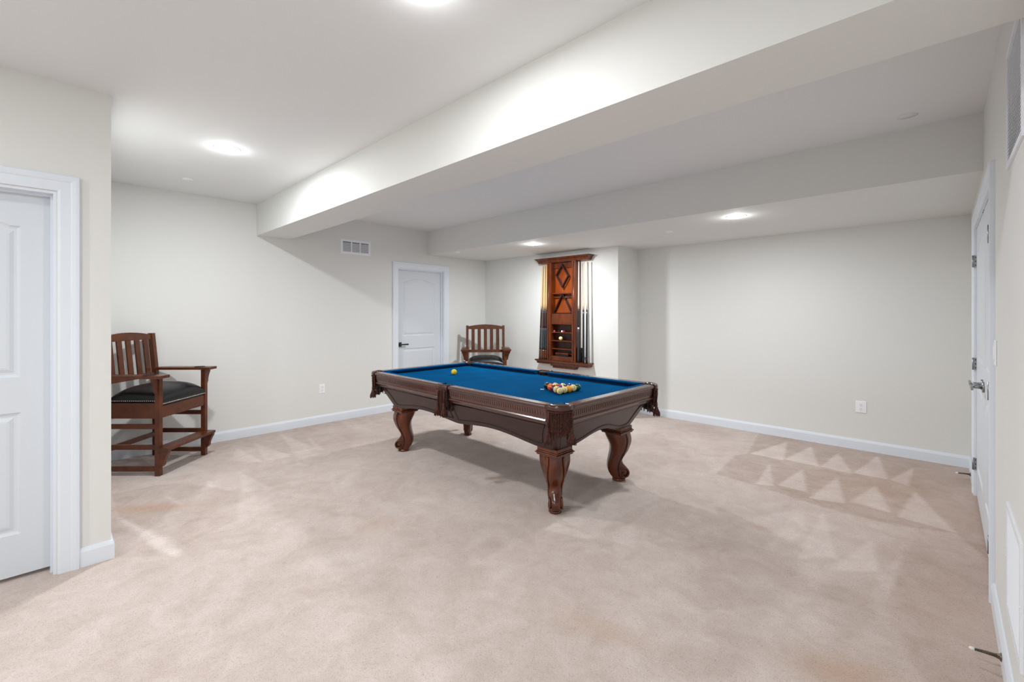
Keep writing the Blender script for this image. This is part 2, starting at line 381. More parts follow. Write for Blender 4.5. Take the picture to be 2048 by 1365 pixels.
def leaf_mesh(W, Hh, th=.035, arch=.055):
    """moulded two panel door leaf, face towards +n; local coordinates (s, n, z), n=0 front face"""
    st = .115
    def loop(x0, x1, z0, z1, ar, ins, n=18):
        x0, x1, z0 = x0+ins, x1-ins, z0+ins
        pts = [(x1, z0), (x0, z0)]
        if ar <= 0:
            return pts+[(x0, z1-ins), (x1, z1-ins)]
        sh = .035
        zt = z1-ins
        pts += [(x0, zt), (x0+sh, zt)]
        xa, xb = x0+sh, x1-sh
        for i in range(1, n): 
            t = i/n; pts.append((xa+(xb-xa)*t, zt+ar*math.sin(PI*t)**.85))
        pts += [(xb, zt), (x1, zt)]
        return pts
    mb = MB()
    specs = [(st, W-st, .215, .845, 0), (st, W-st, 1.03, Hh-.175, arch)]
    bm = bmesh.new(); edges = []
    def addloop(pts, y=0):
        vs_ = [bm.verts.new((p[0], y, p[1])) for p in pts]
        es = [bm.edges.new((vs_[i], vs_[(i+1) % len(vs_)])) for i in range(len(vs_))]
        return vs_, es
    o, e = addloop([(0, 0), (W, 0), (W, Hh), (0, Hh)]); edges += e
    rings = []
    for sp in specs:
        vs_, es = addloop(loop(*sp, 0)); edges += es
        prof = [(0, 0), (.006, -.006), (.014, -.009), (.024, -.009), (.040, -.0025), (.050, -.001)]
        prev = vs_
        rings.append((sp, prof, prev))
    bmesh.ops.triangle_fill(bm, edges=edges, use_beauty=True)
    for f in list(bm.faces):      # remove fill inside panels
        c = f.calc_center_median()
        for sp in specs:
            L_ = loop(*sp, 0); ins = False; q = len(L_)-1
            for k in range(len(L_)):
                xk, zk = L_[k]; xq, zq = L_[q]
                if (zk > c.z) != (zq > c.z) and c.x < (xq-xk)*(c.z-zk)/(zq-zk)+xk: ins = not ins
                q = k
            if ins: bm.faces.remove(f); break
    for sp, prof, prev in rings:
        for ins, dep in prof[1:]:
            cur = [bm.verts.new((p[0], dep, p[1])) for p in loop(*sp, ins)]
            for i in range(len(cur)):
                j = (i+1) % len(cur); bm.faces.new((prev[i], prev[j], cur[j], cur[i]))
            prev = cur
        bm.faces.new(prev)
    b2 = [bm.verts.new((p[0], -th, p[1])) for p in [(0, 0), (W, 0), (W, Hh), (0, Hh)]]
    for i in range(4): j = (i+1) % 4; bm.faces.new((o[i], o[j], b2[j], b2[i]))
    bm.faces.new(b2)
    bm.verts.index_update()
    mb.add([v.co.copy() for v in bm.verts], [[v.index for v in f.verts] for f in bm.faces]); bm.free()
    return mb
def leaf(par, fx, s0, s1, n0, z0, h):
    src = leaf_mesh(s1-s0, h)
    mb = MB(); mb.add(src.v, src.f, xf=lambda p: Vector(fx(s0+p.x, n0+p.y, z0+p.z)))
    return part(mb, 'door_leaf', 'door_white', par)
def lever(par, fx, s, z, n0, direction, mat_='nickel', square=True, name='door_handle'):
    mb = MB(); X = lambda p: Vector(fx(s+p.x*direction, n0+p.y, z+p.z))
    if square: mb.box((-.032, 0, -.032), (.032, .009, .032), bev=.003, xf=X)
    else: mb.tube([(0, 0, 0), (0, .010, 0)], .033, 24, xf=X)
    mb.tube([(0, .008, 0), (0, .056, 0)], [.013, .011], 14, xf=X)
    mb.box((-.014, .050, -.011), (.118, .062, .011), bev=.004, xf=X)
    return part(mb, name, mat_, par, 'nickel lever handle')
def hinge(par, fx, s, z, n0, plate=0.0, pd=1):
    mb = MB(); X = lambda p: Vector(fx(s+p.x, n0+p.y, z+p.z))
    mb.tube([(0, .004, -.045), (0, .004, .045)], .0065, 10, xf=X)
    if plate:
        mb.box((pd*.0005, -plate, -.045), (pd*.003, .002, .045), xf=X)
        for zz in (-.03, 0, .03): mb.box((pd*.002, -plate*.55, zz-.005), (pd*.0036, -plate*.3, zz+.005), mi=1, xf=X)
    return part(mb, 'hinge', ['nickel', 'slot_dark'], par, 'nickel hinge')

# near left door (wall faces +x; s = y, n = x)
def fx1(s, n, z): return (XN+n, s, z)
d1 = tag(empty('door_1', (XN, -.384, 0)), 'white moulded two panel door at the left edge of the photo', 'door', kind='structure')
def rel(o, f): 
    l = o.location.copy()
    return lambda s, n, z: Vector(f(s, n, z))-l
f1 = rel(d1, fx1)
casing(d1, f1, D1a, D1b, DH); jamb(d1, f1, D1a, D1b, DH, T, .075)
leaf(d1, f1, D1a+.014, D1b-.014, -.076, .022, 1.99)
def fx2(s, n, z): return (XL+n, s, z)
d2 = tag(empty('door_2', (XL, 3.88, 0)), 'white two panel door with lever handle behind the far left end of the pool table', 'door', kind='structure')
f2 = rel(d2, fx2)
casing(d2, f2, D2a, D2b, DH, out=0.0); jamb(d2, f2, D2a, D2b, DH, T, .075)
leaf(d2, f2, D2a+.014, D2b-.014, -.076, .015, 1.995)
lever(d2, f2, D2a+.075, .925, -.076, 1, mat_='dark_nickel')
def fx3(s, n, z): return (XR-n, s, z)
d3 = tag(empty('door_3', (XR, 4.04, 0)), 'white double doors with lever handles in the wall along the right edge', 'door', kind='structure')
f3 = rel(d3, fx3)
casing(d3, f3, D3a, D3b, DH, out=0.0)
mb = MB()
for (a, b_, z0, z1) in ((D3a, D3a+.006, 0, DH-.008), (D3b-.006, D3b, 0, DH-.008), (D3a, D3b, DH-.008, DH)):
    v = [f3(s, n, z) for s in (a, b_) for n in (-T, 0) for z in (z0, z1)]
    mb.add(v, [(0, 1, 3, 2), (4, 6, 7, 5), (0, 4, 5, 1), (2, 3, 7, 6), (0, 2, 6, 4), (1, 5, 7, 3)])
part(mb, 'jamb', 'trim_white', d3)
mid3 = (D3a+D3b)/2
leaf(d3, f3, D3a+.009, mid3-.0015, -.004, .018, 1.998); leaf(d3, f3, mid3+.0015, D3b-.009, -.004, .018, 1.998)
lever(d3, f3, mid3-.065, .93, -.004, -1, square=False); lever(d3, f3, mid3+.065, .93, -.004, 1, square=False)
for z in (.243, 1.0, 1.775):
    hinge(d3, f3, D3a+.012, z, .010); hinge(d3, f3, D3b-.007, z, .010, plate=.020, pd=-1)
for s in (mid3-.04, mid3+.04):
    mb = MB(); mb.box((-.008, -.012, -.007), (.008, .000, .001), xf=lambda p, s=s: f3(s+p.x, p.y, DH-.008+p.z)); part(mb, 'ball_catch', 'nickel', d3)

# ------------------------------------------------------------------ grilles, outlets, switch, door stops
def wall_frame(origin, sdir, ndir):
    o = Vector(origin); sd = Vector(sdir); nd = Vector(ndir)
    return lambda p: sd*p.x+nd*p.y+Vector((0, 0, 1))*p.z
def grille(name, loc, sdir, ndir, Wd, Ht, label, sections=1, pitch=.0125, bw=.022, back='return_backing'):
    e = tag(empty(name, loc), label, 'vent'); X = wall_frame((0, 0, 0), sdir, ndir)
    mb = MB(); w2, h2 = Wd/2, Ht/2
    for a, b in (((-w2, -h2), (w2, -h2+bw)), ((-w2, h2-bw), (w2, h2)), ((-w2, -h2+bw), (-w2+bw, h2-bw)), ((w2-bw, -h2+bw), (w2, h2-bw))):
        mb.box((a[0], .0, a[1]), (b[0], .007, b[1]), xf=X)
    iw = Wd-2*bw; sw = iw/sections
    for k in range(1, sections): mb.box((-w2+bw+k*sw-.007, 0, -h2+bw), (-w2+bw+k*sw+.007, .006, h2-bw), xf=X)
    part(mb, 'frame', 'grille_white', e)
    mb = MB(); mb.box((-w2+bw, .0003, -h2+bw), (w2-bw, .0012, h2-bw), xf=X); part(mb, 'backing', back, e)
    mb = MB(); n = int((Ht-2*bw)/pitch)
    for i in range(n):
        z = -h2+bw+(i+.5)*pitch
        mb.add([(-w2+bw, .0012, z+.004), (w2-bw, .0012, z+.004), (w2-bw, .0055, z-.003), (-w2+bw, .0055, z-.003), (-w2+bw, .0045, z-.004), (w2-bw, .0045, z-.004), (w2-bw, .0006, z+.0028), (-w2+bw, .0006, z+.0028)],
               [(0, 1, 2, 3), (4, 5, 6, 7), (0, 3, 4, 7), (1, 2, 5, 6), (3, 2, 5, 4)], xf=X)
    part(mb, 'louvers', 'grille_white', e)
    mb = MB()
    for a in (-w2+.011, w2-.011):
        mb = MB(); mb.tube([(a, .006, 0), (a, .0085, 0)], .004, 8, xf=X); part(mb, 'screw', 'grille_white', e)
    return e
grille('supply_register', (XL, 2.833, 2.25), (0, 1, 0), (1, 0, 0), .42, .19, 'small white three section vent high on the left wall above the outlet', sections=3, pitch=.011, bw=.030, back='vent_dark')
grille('return_grille', (XR, 2.265, 2.135), (0, 1, 0), (-1, 0, 0), .46, .43, 'large white return grille high on the wall at the right edge, under the beam')
grille('return_grille', (XR, 2.29, .475), (0, 1, 0), (-1, 0, 0), .43, .40, 'large white return grille low on the wall at the right edge, above the baseboard')
def outlet(loc, sdir, ndir, label, W_=.072, H_=.116):
    e = tag(empty('wall_outlet', loc), label, 'outlet', group=None); X = wall_frame((0, 0, 0), sdir, ndir)
    mb = MB(); mb.box((-W_/2, 0, -H_/2), (W_/2, .006, H_/2), bev=.003, xf=X); part(mb, 'cover_plate', 'plastic_white', e)
    for zz in (-.021, .021):
        mb = MB(); mb.tube([(0, .005, zz), (0, .0085, zz)], .017, 20, mi=0, xf=X)
        mb.box((-.008, .0084, zz+.000), (-.0055, .0089, zz+.009), mi=1, xf=X); mb.box((.0055, .0084, zz+.000), (.008, .0089, zz+.009), mi=1, xf=X)
        mb.tube([(0, .0084, zz-.008), (0, .0089, zz-.008)], .003, 8, mi=1, xf=X)
        part(mb, 'receptacle', ['plastic_white', 'slot_dark'], e)
outlet((XL, 2.385, .435), (0, 1, 0), (1, 0, 0), 'white wall outlet low on the left wall below the three section vent')
outlet((-.60, YB, .435), (1, 0, 0), (0, -1, 0), 'white wall outlet low on the blank back wall', W_=.088, H_=.118)
e = tag(empty('light_switch', (XR, 3.05, 1.20)), 'white light switch beside the casing of the double doors', 'switch'); X = wall_frame((0, 0, 0), (0, 1, 0), (-1, 0, 0))
mb = MB(); mb.box((-.036, 0, -.058), (.036, .006, .058), bev=.003, xf=X); part(mb, 'cover_plate', 'plastic_white', e)
mb = MB(); mb.box((-.016, .005, -.033), (.016, .010, .033), bev=.002, xf=X); part(mb, 'rocker', 'plastic_white', e)
def door_stop(loc, label, L_=.085, droop=.006):
    e = tag(empty('door_stop', loc), label, 'door stop')
    mb = MB(); mb.lathe([(.0155, 0), (.0155, .003), (.010, .006), (.0075, .016)], 16, xf=lambda p: Vector((-p.z, p.y, p.x)))
    pts = []; n = 16
    for i in range(n*12+1):
        t = i/(n*12); th = 2*PI*i/12; r = .0062-.0022*t
        pts.append((-(.012+t*(L_-.02)), math.cos(th)*r, math.sin(th)*r+.0-droop*t*t))
    mb.tube(pts, .0016, 5); mb.tube([(-.01, 0, 0), (-L_+.01, 0, -droop)], [.006, .0035], 8)
    part(mb, 'spring', 'spring_steel', e)
    mb = MB(); mb.tube([(-L_+.012, 0, -droop), (-L_, 0, -droop*1.1), (-L_-.004, 0, -droop*1.1)], [.0065, .0065, .004], 12); part(mb, 'rubber_tip', 'rubber_white', e)
    return e
door_stop((XR-.014, 2.56, .052), 'springy door stop with white tip on the baseboard in the near right corner')
door_stop((XR-.014, 5.28, .052), 'small door stop on the baseboard at the far end beyond the double doors')

# ------------------------------------------------------------------ ceiling fixtures
def lamp(loc, label, down=1.0, glow=1.0):
    e = tag(empty('recessed_light', loc), label, 'ceiling light')
    mb = MB(); mb.lathe([(.086, 0), (.085, -.002), (.078, -.003), (.076, -.002), (.076, 0)], 40); part(mb, 'trim_ring', 'plastic_white', e)
    mb = MB(); mb.lathe([(.076, -.002), (.064, -.009), (.040, -.0135), (.001, -.015)], 32); part(mb, 'lens', 'lamp_lens', e)
    ld = bpy.data.lights.new('lamp_light', 'AREA'); ld.shape = 'DISK'; ld.size = .12; ld.energy = LAMP_DOWN*down; ld.color = (.935, .975, 1.0)
    lo = bpy.data.objects.new('lamp_light', ld); C.objects.link(lo); lo.parent = e; lo.location = (0, 0, -.018)
    ld2 = bpy.data.lights.new('lamp_spill', 'POINT'); ld2.shadow_soft_size = .03; ld2.energy = LAMP_GLOW*glow; ld2.color = (.965, .99, 1.0)
    lo2 = bpy.data.objects.new('lamp_spill', ld2); C.objects.link(lo2); lo2.parent = e; lo2.location = (0, 0, -.05)
    return e
lamp((-3.851, .931, H), 'lit recessed ceiling light over the left chair', 1.45)
lamp((-1.39, .97, H), 'lit recessed ceiling light at the top edge of the photo', .66)
lamp((-1.352, 4.33, HL), 'lit recessed light in the lowered ceiling in front of the back wall', .88)
lamp((-3.755, 4.28, HL), 'lit recessed light in the lowered ceiling left of the cue rack', 1.6)
lamp((-2.6, -1.5, H), 'lit recessed ceiling light behind the camera on the left', .8)
lamp((-.9, -1.5, H), 'lit recessed ceiling light behind the camera on the right', 1.9)
def cap_(loc, label):
    mb = MB(); mb.lathe([(.042, 0), (.042, -.006), (.038, -.009), (.001, -.010)], 32)
    o = mb.build('sprinkler_cover', 'plastic_white'); o.location = loc; tag(o, label, 'sprinkler cover')
cap_((-4.991, .889, H), 'round white sprinkler cover on the ceiling near the left wall')
cap_((-5.01, 3.92+.15, HL), 'round white sprinkler cover in the lowered ceiling above the white door')
cap_((-2.12, 4.62, HL), 'round white sprinkler cover in the lowered ceiling between its two lights')
mb = MB(); mb.lathe([(.05, 0), (.05, -.0012), (.001, -.0016)], 24)
o = mb.build('ceiling_cover_plate', 'ceiling_paint'); o.location = (-.162, 3.722, H); tag(o, 'painted over round plate on the ceiling strip near the right wall', 'cover plate')

# ------------------------------------------------------------------ pool table
TX, TY, TROT = -2.923, 2.885, math.radians(-0.8)
pt = tag(empty('pool_table', (TX, TY, 0), TROT), 'mahogany pool table with blue cloth, scroll legs and tasselled pockets', 'pool table')
HXo, HYo, ZT, ZB = 1.235, .67, .797, .758
# rails: local (s along, o = distance inward from outer line, z)
RP = [(.075, ZT), (.014, ZT+.001), (.005, ZT-.004), (.001, ZT-.012), (.004, ZT-.021), (.012, ZT-.026), (.013, ZT-.031), (.023, .702), (.016, .699), (.011, .692), (.016, .684), (.027, .680), (.031, .676), (.033, .664), (.10, .664), (.10, .76), (.075, .76)]
def rail(side, s0, s1, ncut0, ncut1):
    """side: function (s,o,z)->local point"""
    mb = MB(); n = len(RP)
    sm = .012  # rounded ends near top
    fr = []
    for s, inset in ((s0, .010), (s0+.004, .003), (s0+.012, 0), (s1-.012, 0), (s1-.004, .003), (s1, .010)):
        fr.append((lambda s, inset: (lambda a, b: Vector(side(s, a+inset*(1 if a < .05 else 0), b-(inset*.5 if b > .78 else 0)))))(s, inset))
    mb.sweep(RP, fr, pclosed=True, caps=True)
    # dentils
    k = int((s1-s0-.05)/.0225); st = (s1-s0-.05)/k
    for i in range(k):
        s = s0+.025+i*st
        c = [side(s+ds, .0135+oo+dz_, z) for ds in (0, st*.68) for (oo, dz_, z) in ((-.0008, .0, .757), (-.0012, .005, .722), (.012, 0, .757), (.012, .005, .722))]
        mb.add(c, [(0, 1, 3, 2), (4, 6, 7, 5), (0, 4, 5, 1), (2, 3, 7, 6), (0, 2, 6, 4), (1, 5, 7, 3)])
    r = part(mb, 'rail', 'table_wood', pt)
    cu = MB()
    cp = [(.075, ZT), (.080, ZT+.0005), (.122, ZT-.001), (.126, ZT-.005), (.124, ZT-.009), (.088, ZB), (.075, ZB)]
    n0, n1 = ncut0, ncut1
    cu.sweep(cp, [lambda a, b: Vector(side(s0+.004+(a-.075)*n0, a, b)), lambda a, b: Vector(side(s1-.004-(a-.075)*n1, a, b))], pclosed=True, caps=True)
    part(cu, 'cushion', 'felt_blue', r, 'blue cloth cushion')
    for t in (.25, .5, .75):
        s = s0+(s1-s0)*t; sg = MB()
        sg.add([side(s-.010, .046, ZT+.0006), side(s, .0395, ZT+.0006), side(s+.010, .046, ZT+.0006), side(s, .0525, ZT+.0006), side(s-.010, .046, ZT+.0016), side(s, .0395, ZT+.0016), side(s+.010, .046, ZT+.0016), side(s, .0525, ZT+.0016)],
               [(0, 1, 2, 3), (4, 5, 6, 7), (0, 1, 5, 4), (1, 2, 6, 5), (2, 3, 7, 6), (3, 0, 4, 7)])
        part(sg, 'sight', 'pearl', r, 'pale diamond sight')
sideN = lambda s, o_, z: (s, -HYo+o_, z)
sideF = lambda s, o_, z: (s, HYo-o_, z)
sideR = lambda s, o_, z: (HXo-o_, s, z)
sideL = lambda s, o_, z: (-HXo+o_, s, z)
CE = 1.105; CEy = .54; SE = .072
for sd in (sideN, sideF):
    rail(sd, -CE, -SE, 1.0, .35); rail(sd, SE, CE, .35, 1.0)
for sd in (sideR, sideL): rail(sd, -CEy, CEy, 1.0, 1.0)
# slate bed with cloth, pocket notches
bx, by = HXo-.10, HYo-.10
def arcpts(cx, cy, r, a0, a1, n=10): return [(cx+r*math.cos(a0+(a1-a0)*i/n), cy+r*math.sin(a0+(a1-a0)*i/n)) for i in range(n+1)]
pr = .058; cc = (HXo-.088, HYo-.088)
q = []
def notch(sx, sy):
    cx_, cy_ = cc[0], cc[1]
    dx = bx-cx_; dy = by-cy_
    a = math.acos(max(-1, min(1, dy/pr))) if abs(dy) < pr else 0
    # points where circle crosses y=by (left) and x=bx (below)
    xl = cx_-math.sqrt(pr*pr-dy*dy); yl = cy_-math.sqrt(pr*pr-dx*dx)
    a0 = math.atan2(yl-cy_, dx); a1 = math.atan2(dy, xl-cx_)
    if a1 > 0: a1 -= 2*PI
    return [(sx*x, sy*y) for (x, y) in arcpts(cx_, cy_, pr, a0, a1)]
def side_notch(sy):
    cy_ = HYo-.058; dy = by-cy_; h_ = math.sqrt(max(0, .052**2-dy*dy))
    a0 = math.atan2(dy, h_); a1 = math.atan2(dy, -h_)
    return [(x, sy*y) for (x, y) in arcpts(0, cy_, .052, a0, a1-2*PI if a1 > 0 else a1)]
poly = notch(1, 1)+[p for p in side_notch(1)]
poly += notch(-1, 1)[::-1]+notch(-1, -1)+side_notch(-1)[::-1]+notch(1, -1)[::-1]
mb = MB(); bm = bmesh.new(); vv = [bm.verts.new((x, y, ZB)) for x, y in poly]; ff = bm.faces.new(vv)
ret = bmesh.ops.extrude_face_region(bm, geom=[ff]); 
for g in ret['geom']:
    if isinstance(g, bmesh.types.BMVert): g.co.z -= .03
bmesh.ops.triangulate(bm, faces=bm.faces[:]); bm.verts.index_update()
mb.add([v.co.copy() for v in bm.verts], [[v.index for v in f.verts] for f in bm.faces]); bm.free()
part(mb, 'cloth_bed', 'felt_blue', pt, 'blue cloth playing surface')
# cabinet
CT, CBt = (1.165, .602), (1.05, .497); zt_, zb_ = .668, .452
def archL(s):   # bottom edge height on long side, s in -1.05..1.05
    a = abs(s)
    if a > .90: return zb_
    t = a/.90
    return zb_+.008*(1-t)+.043*(.5-.5*math.cos(2*PI*t))**.7
def archS(s):
    a = abs(s)
    if a > .33: return zb_
    return zb_+.062*(.5+.5*math.cos(PI*a/.33))
def cab_pt(face, s, z, off=0.0):
    t = (zt_-z)/(zt_-zb_)
    hx = CT[0]+(CBt[0]-CT[0])*t+off; hy = CT[1]+(CBt[1]-CT[1])*t+off
    if face == 'N': return Vector((s, -hy, z))
    if face == 'F': return Vector((s, hy, z))
    if face == 'R': return Vector((hx, s, z))
    return Vector((-hx, s, z))
mb = MB(); ch = .045
for face in 'NFRL':
    lng = face in 'NF'; ns = 84 if lng else 48; nz = 6
    vs_ = []; 
    for i in range(ns+1):
        u = -1+2*i/ns
        for j in range(nz+1):
            # s range shrinks with depth; corner chamfer
            def hw(z):
                t = (zt_-z)/(zt_-zb_); return ((CT[0]+(CBt[0]-CT[0])*t) if lng else (CT[1]+(CBt[1]-CT[1])*t))-ch
            s_b = u*hw(zb_); zb2 = archL(s_b) if lng else archS(s_b)
            z = zt_+(zb2-zt_)*j/nz
            vs_.append(cab_pt(face, u*hw(z), z))
    m_ = nz+1
    fs = [(i*m_+j, i*m_+j+1, (i+1)*m_+j+1, (i+1)*m_+j) for i in range(ns) for j in range(nz)]
    mb.add(vs_, fs)
    inn = [Vector((v.x*(1-.03/abs(v.x)) if not lng and abs(v.x) > .1 else v.x, v.y*(1-.03/abs(v.y)) if lng and abs(v.y) > .1 else v.y, v.z)) for v in vs_]
    mb.add(inn, fs)
    bot = [vs_[i*m_+nz] for i in range(ns+1)]+[inn[i*m_+nz] for i in range(ns+1)]
    mb.add(bot, [(i, i+1, ns+2+i, ns+1+i) for i in range(ns)])
for sx in (-1, 1):
    for sy in (-1, 1):
        vs_ = []
        for z in (zt_, zb_):
            t = (zt_-z)/(zt_-zb_); hx = CT[0]+(CBt[0]-CT[0])*t; hy = CT[1]+(CBt[1]-CT[1])*t
            for k in range(7):
                a = PI/2*k/6; vs_.append((sx*(hx-ch+ch*math.sin(a)), sy*(hy-ch+ch*math.cos(a)), z))
        mb.add(vs_, [(k, k+1, 8+k, 7+k) for k in range(6)], smooth=True)
mb.box((-1.2, -.62, .660), (1.2, .62, .700)); mb.box((-1.1, -.55, .60), (1.1, .55, .70))
cab = part(mb, 'cabinet', 'table_wood_panel', pt)
# groove mouldings of the panels
gm = MB()
def groove(face, pts): gm.tube([cab_pt(face, s, z, -.002) for s, z in pts], .0065, 6, closed=True)
for face in 'NF':
    for sg in (-1, 1):
        pts = [(sg*.035, .645), (sg*.035, archL(.04)+.038)]
        pts += [(sg*s, archL(s)+.034+(.0)) for s in [.08+i*.05 for i in range(17)]]
        pts += [(sg*.93, zb_+.034), (sg*.955, zb_+.05), (sg*.975, .56), (sg*1.035, .645)]
        groove(face, pts)
for face in 'RL':
    pts = [(-.47, .645), (-.43, .56), (-.405, zb_+.05), (-.385, zb_+.034)]
    pts += [(s, archS(s)+.034) for s in [-.33+i*.0275 for i in range(25)]]
    pts += [(.385, zb_+.034), (.405, zb_+.05), (.43, .56), (.47, .645)]
    groove(face, pts)
part(gm, 'panel_moulding', 'groove_dark', cab, 'dark line moulding of the panels')
# legs
def interp(tab, x):
    for i in range(len(tab)-1):
        (x0, y0), (x1, y1) = tab[i], tab[i+1]
        if x0 <= x <= x1: return y0+(y1-y0)*(x-x0)/(x1-x0)
    return tab[0][1] if x < tab[0][0] else tab[-1][1]
def smooth_tab(tab, n=60):
    # catmull-rom resample
    out = []; xs = [t[0] for t in tab]
    for i in range(n+1):
        x = xs[0]+(xs[-1]-xs[0])*i/n
        k = max(0, min(len(tab)-2, next((j for j in range(len(tab)-1) if xs[j] <= x <= xs[j+1]), len(tab)-2)))
        p0 = tab[max(k-1, 0)][1]; p1 = tab[k][1]; p2 = tab[k+1][1]; p3 = tab[min(k+2, len(tab)-1)][1]
        t = (x-xs[k])/(xs[k+1]-xs[k])
        out.append((x, .5*((2*p1)+(-p0+p2)*t+(2*p0-5*p1+4*p2-p3)*t*t+(-p0+3*p1-3*p2+p3)*t**3)))
    return out
ROUT = smooth_tab([(.018, .045), (.03, .064), (.045, .076), (.065, .083), (.09, .077), (.12, .052), (.14, .033), (.17, .022), (.2, .036), (.24, .064), (.28, .085), (.32, .101), (.355, .103), (.385, .095), (.41, .088)])
RIN = smooth_tab([(.018, -.050), (.03, -.058), (.06, -.079), (.1, -.092), (.15, -.091), (.2, -.080), (.25, -.070), (.29, -.071), (.32, -.083), (.36, -.102), (.41, -.120)])
WID = smooth_tab([(.018, .036), (.05, .040), (.09, .043), (.14, .048), (.19, .059), (.24, .075), (.29, .090), (.34, .104), (.38, .108), (.41, .105)])
ROUND = [(.018, .1), (.12, .15), (.24, .55), (.34, .95), (.41, 1.0)]
def leg_mesh(rotz, loc):
    R = Matrix.Translation(Vector(loc)) @ Matrix.Rotation(rotz, 4, 'Z')
    mb = MB(); n = 46; rings = []
    for i in range(n+1):
        z = .018+(.41-.018)*i/n
        ro, ri, wd, k = interp(ROUT, z), interp(RIN, z), interp(WID, z), interp(ROUND, z)
        mid = ro-wd*1.0 if k > .5 else (ro+ri)/2
        mid = (ro+ri)/2*(1-k)+(ro-wd)*k
        mid = max(min(mid, ro-.02), ri+.02)
        # section: outer ridge, flank, widest, inner flank, inner
        f = 1-k
        fw = .72*f+.02  # flatness of the outer face
        pts = [(ro, -wd*fw), (ro+.0015*k, 0), (ro, wd*fw), (ro-(ro-mid)*(.22*f+.5*k), wd*(.96*f+.52*k)), (mid, wd), (ri+(mid-ri)*.25, wd*(.97*f+.62*k)), (ri, wd*(.75*f+.35*k)),
               (ri, -wd*(.75*f+.35*k)), (ri+(mid-ri)*.25, -wd*(.97*f+.62*k)), (mid, -wd), (ro-(ro-mid)*(.22*f+.5*k), -wd*(.96*f+.52*k))]
        rings.append([(x, y, z) for x, y in pts])
    m = len(rings[0]); vs_ = [p for r in rings for p in r]
    mb.add(vs_, [(i*m+k, i*m+(k+1) % m, (i+1)*m+(k+1) % m, (i+1)*m+k) for i in range(n) for k in range(m)], smooth=True, xf=R)
    mb.add(rings[0], [list(range(m))], xf=R); mb.add(rings[-1], [list(range(m))], xf=R)
    # foot pad
    mb.lathe([(.050, 0), (.054, .004), (.054, .014), (.047, .020), (.040, .024)], 24, xf=R @ Matrix.Diagonal((1.0, .85, 1, 1)))
    # scroll spirals both sides + bead along the flank edge
    for sy in (-1, 1):
        sp = []
        for i in range(44):
            a = -2.2*PI*i/43+PI*.75; r = .044*(1-i/43)**.8+.005
            sp.append((.036+r*math.cos(a), sy*(.041+.006*i/43), .066+r*math.sin(a)))
        def half(r_, z):
            i = min(n, max(0, int(round((z-.018)/(.41-.018)*n)))); sec = rings[i][1:7]
            for (xa, ya, _), (xb, yb_, _) in zip(sec, sec[1:]):
                if xb <= r_ <= xa: return ya+(yb_-ya)*(xa-r_)/max(1e-6, xa-xb)
            return interp(WID, z)
        EDG = [(.03, .004), (.05, -.006), (.09, -.015), (.136, -.014), (.2, .010), (.25, .032), (.29, .047), (.33, .054), (.36, .053), (.385, .045), (.397, .038)]
        edge = []
        for i in range(30):
            z = .393-(.393-.032)*i/29; r_ = interp(smooth_tab(EDG, 40), z); edge.append((r_, sy*(half(r_, z)), z))
        mb.tube([(x+.007, y+sy*.0005, z) for x, y, z in edge], .0055, 6, xf=R)
        mb.tube([(x, y+sy*.0005, z) for x, y, z in edge], .0038, 6, mi=1, xf=R)
        mb.tube(sp, [.0075-.003*i/43 for i in range(44)], 7, xf=R)
        mb.tube([(x, y+sy*.0015, z) for x, y, z in [(.036+(r_-.0085)*math.cos(a_), sy*.0425, .066+(r_-.0085)*math.sin(a_)) for a_, r_ in [(-2.0*PI*i/35+PI*.75, .044*(1-i/35)**.8+.008) for i in range(30)]]], .0026, 5, mi=1, xf=R)
        mb.lathe([(.001, .0), (.012, 0), (.012, .006), (.001, .009)], 14, xf=R @ Matrix.Translation((.036, sy*.040, .066)) @ Matrix.Rotation(-sy*PI/2, 4, 'X'))
    return mb
for sx in (-1, 1):
    for sy in (-1, 1):
        lx, ly = sx*.978, sy*.416
        mb = leg_mesh(math.atan2(sy, sx), (lx, ly, 0))
        # moulded capital, square to the table
        cxx, cyy = lx-sx*.010, ly-sy*.010
        for (hw, z0, z1) in ((.092, .398, .410), (.100, .410, .420), (.092, .420, .430), (.088, .430, .456)):
            mb.box((cxx-hw, cyy-hw, z0), (cxx+hw, cyy+hw, z1), bev=.004)
        part(mb, 'leg', ['leg_wood', 'groove_dark'], pt)
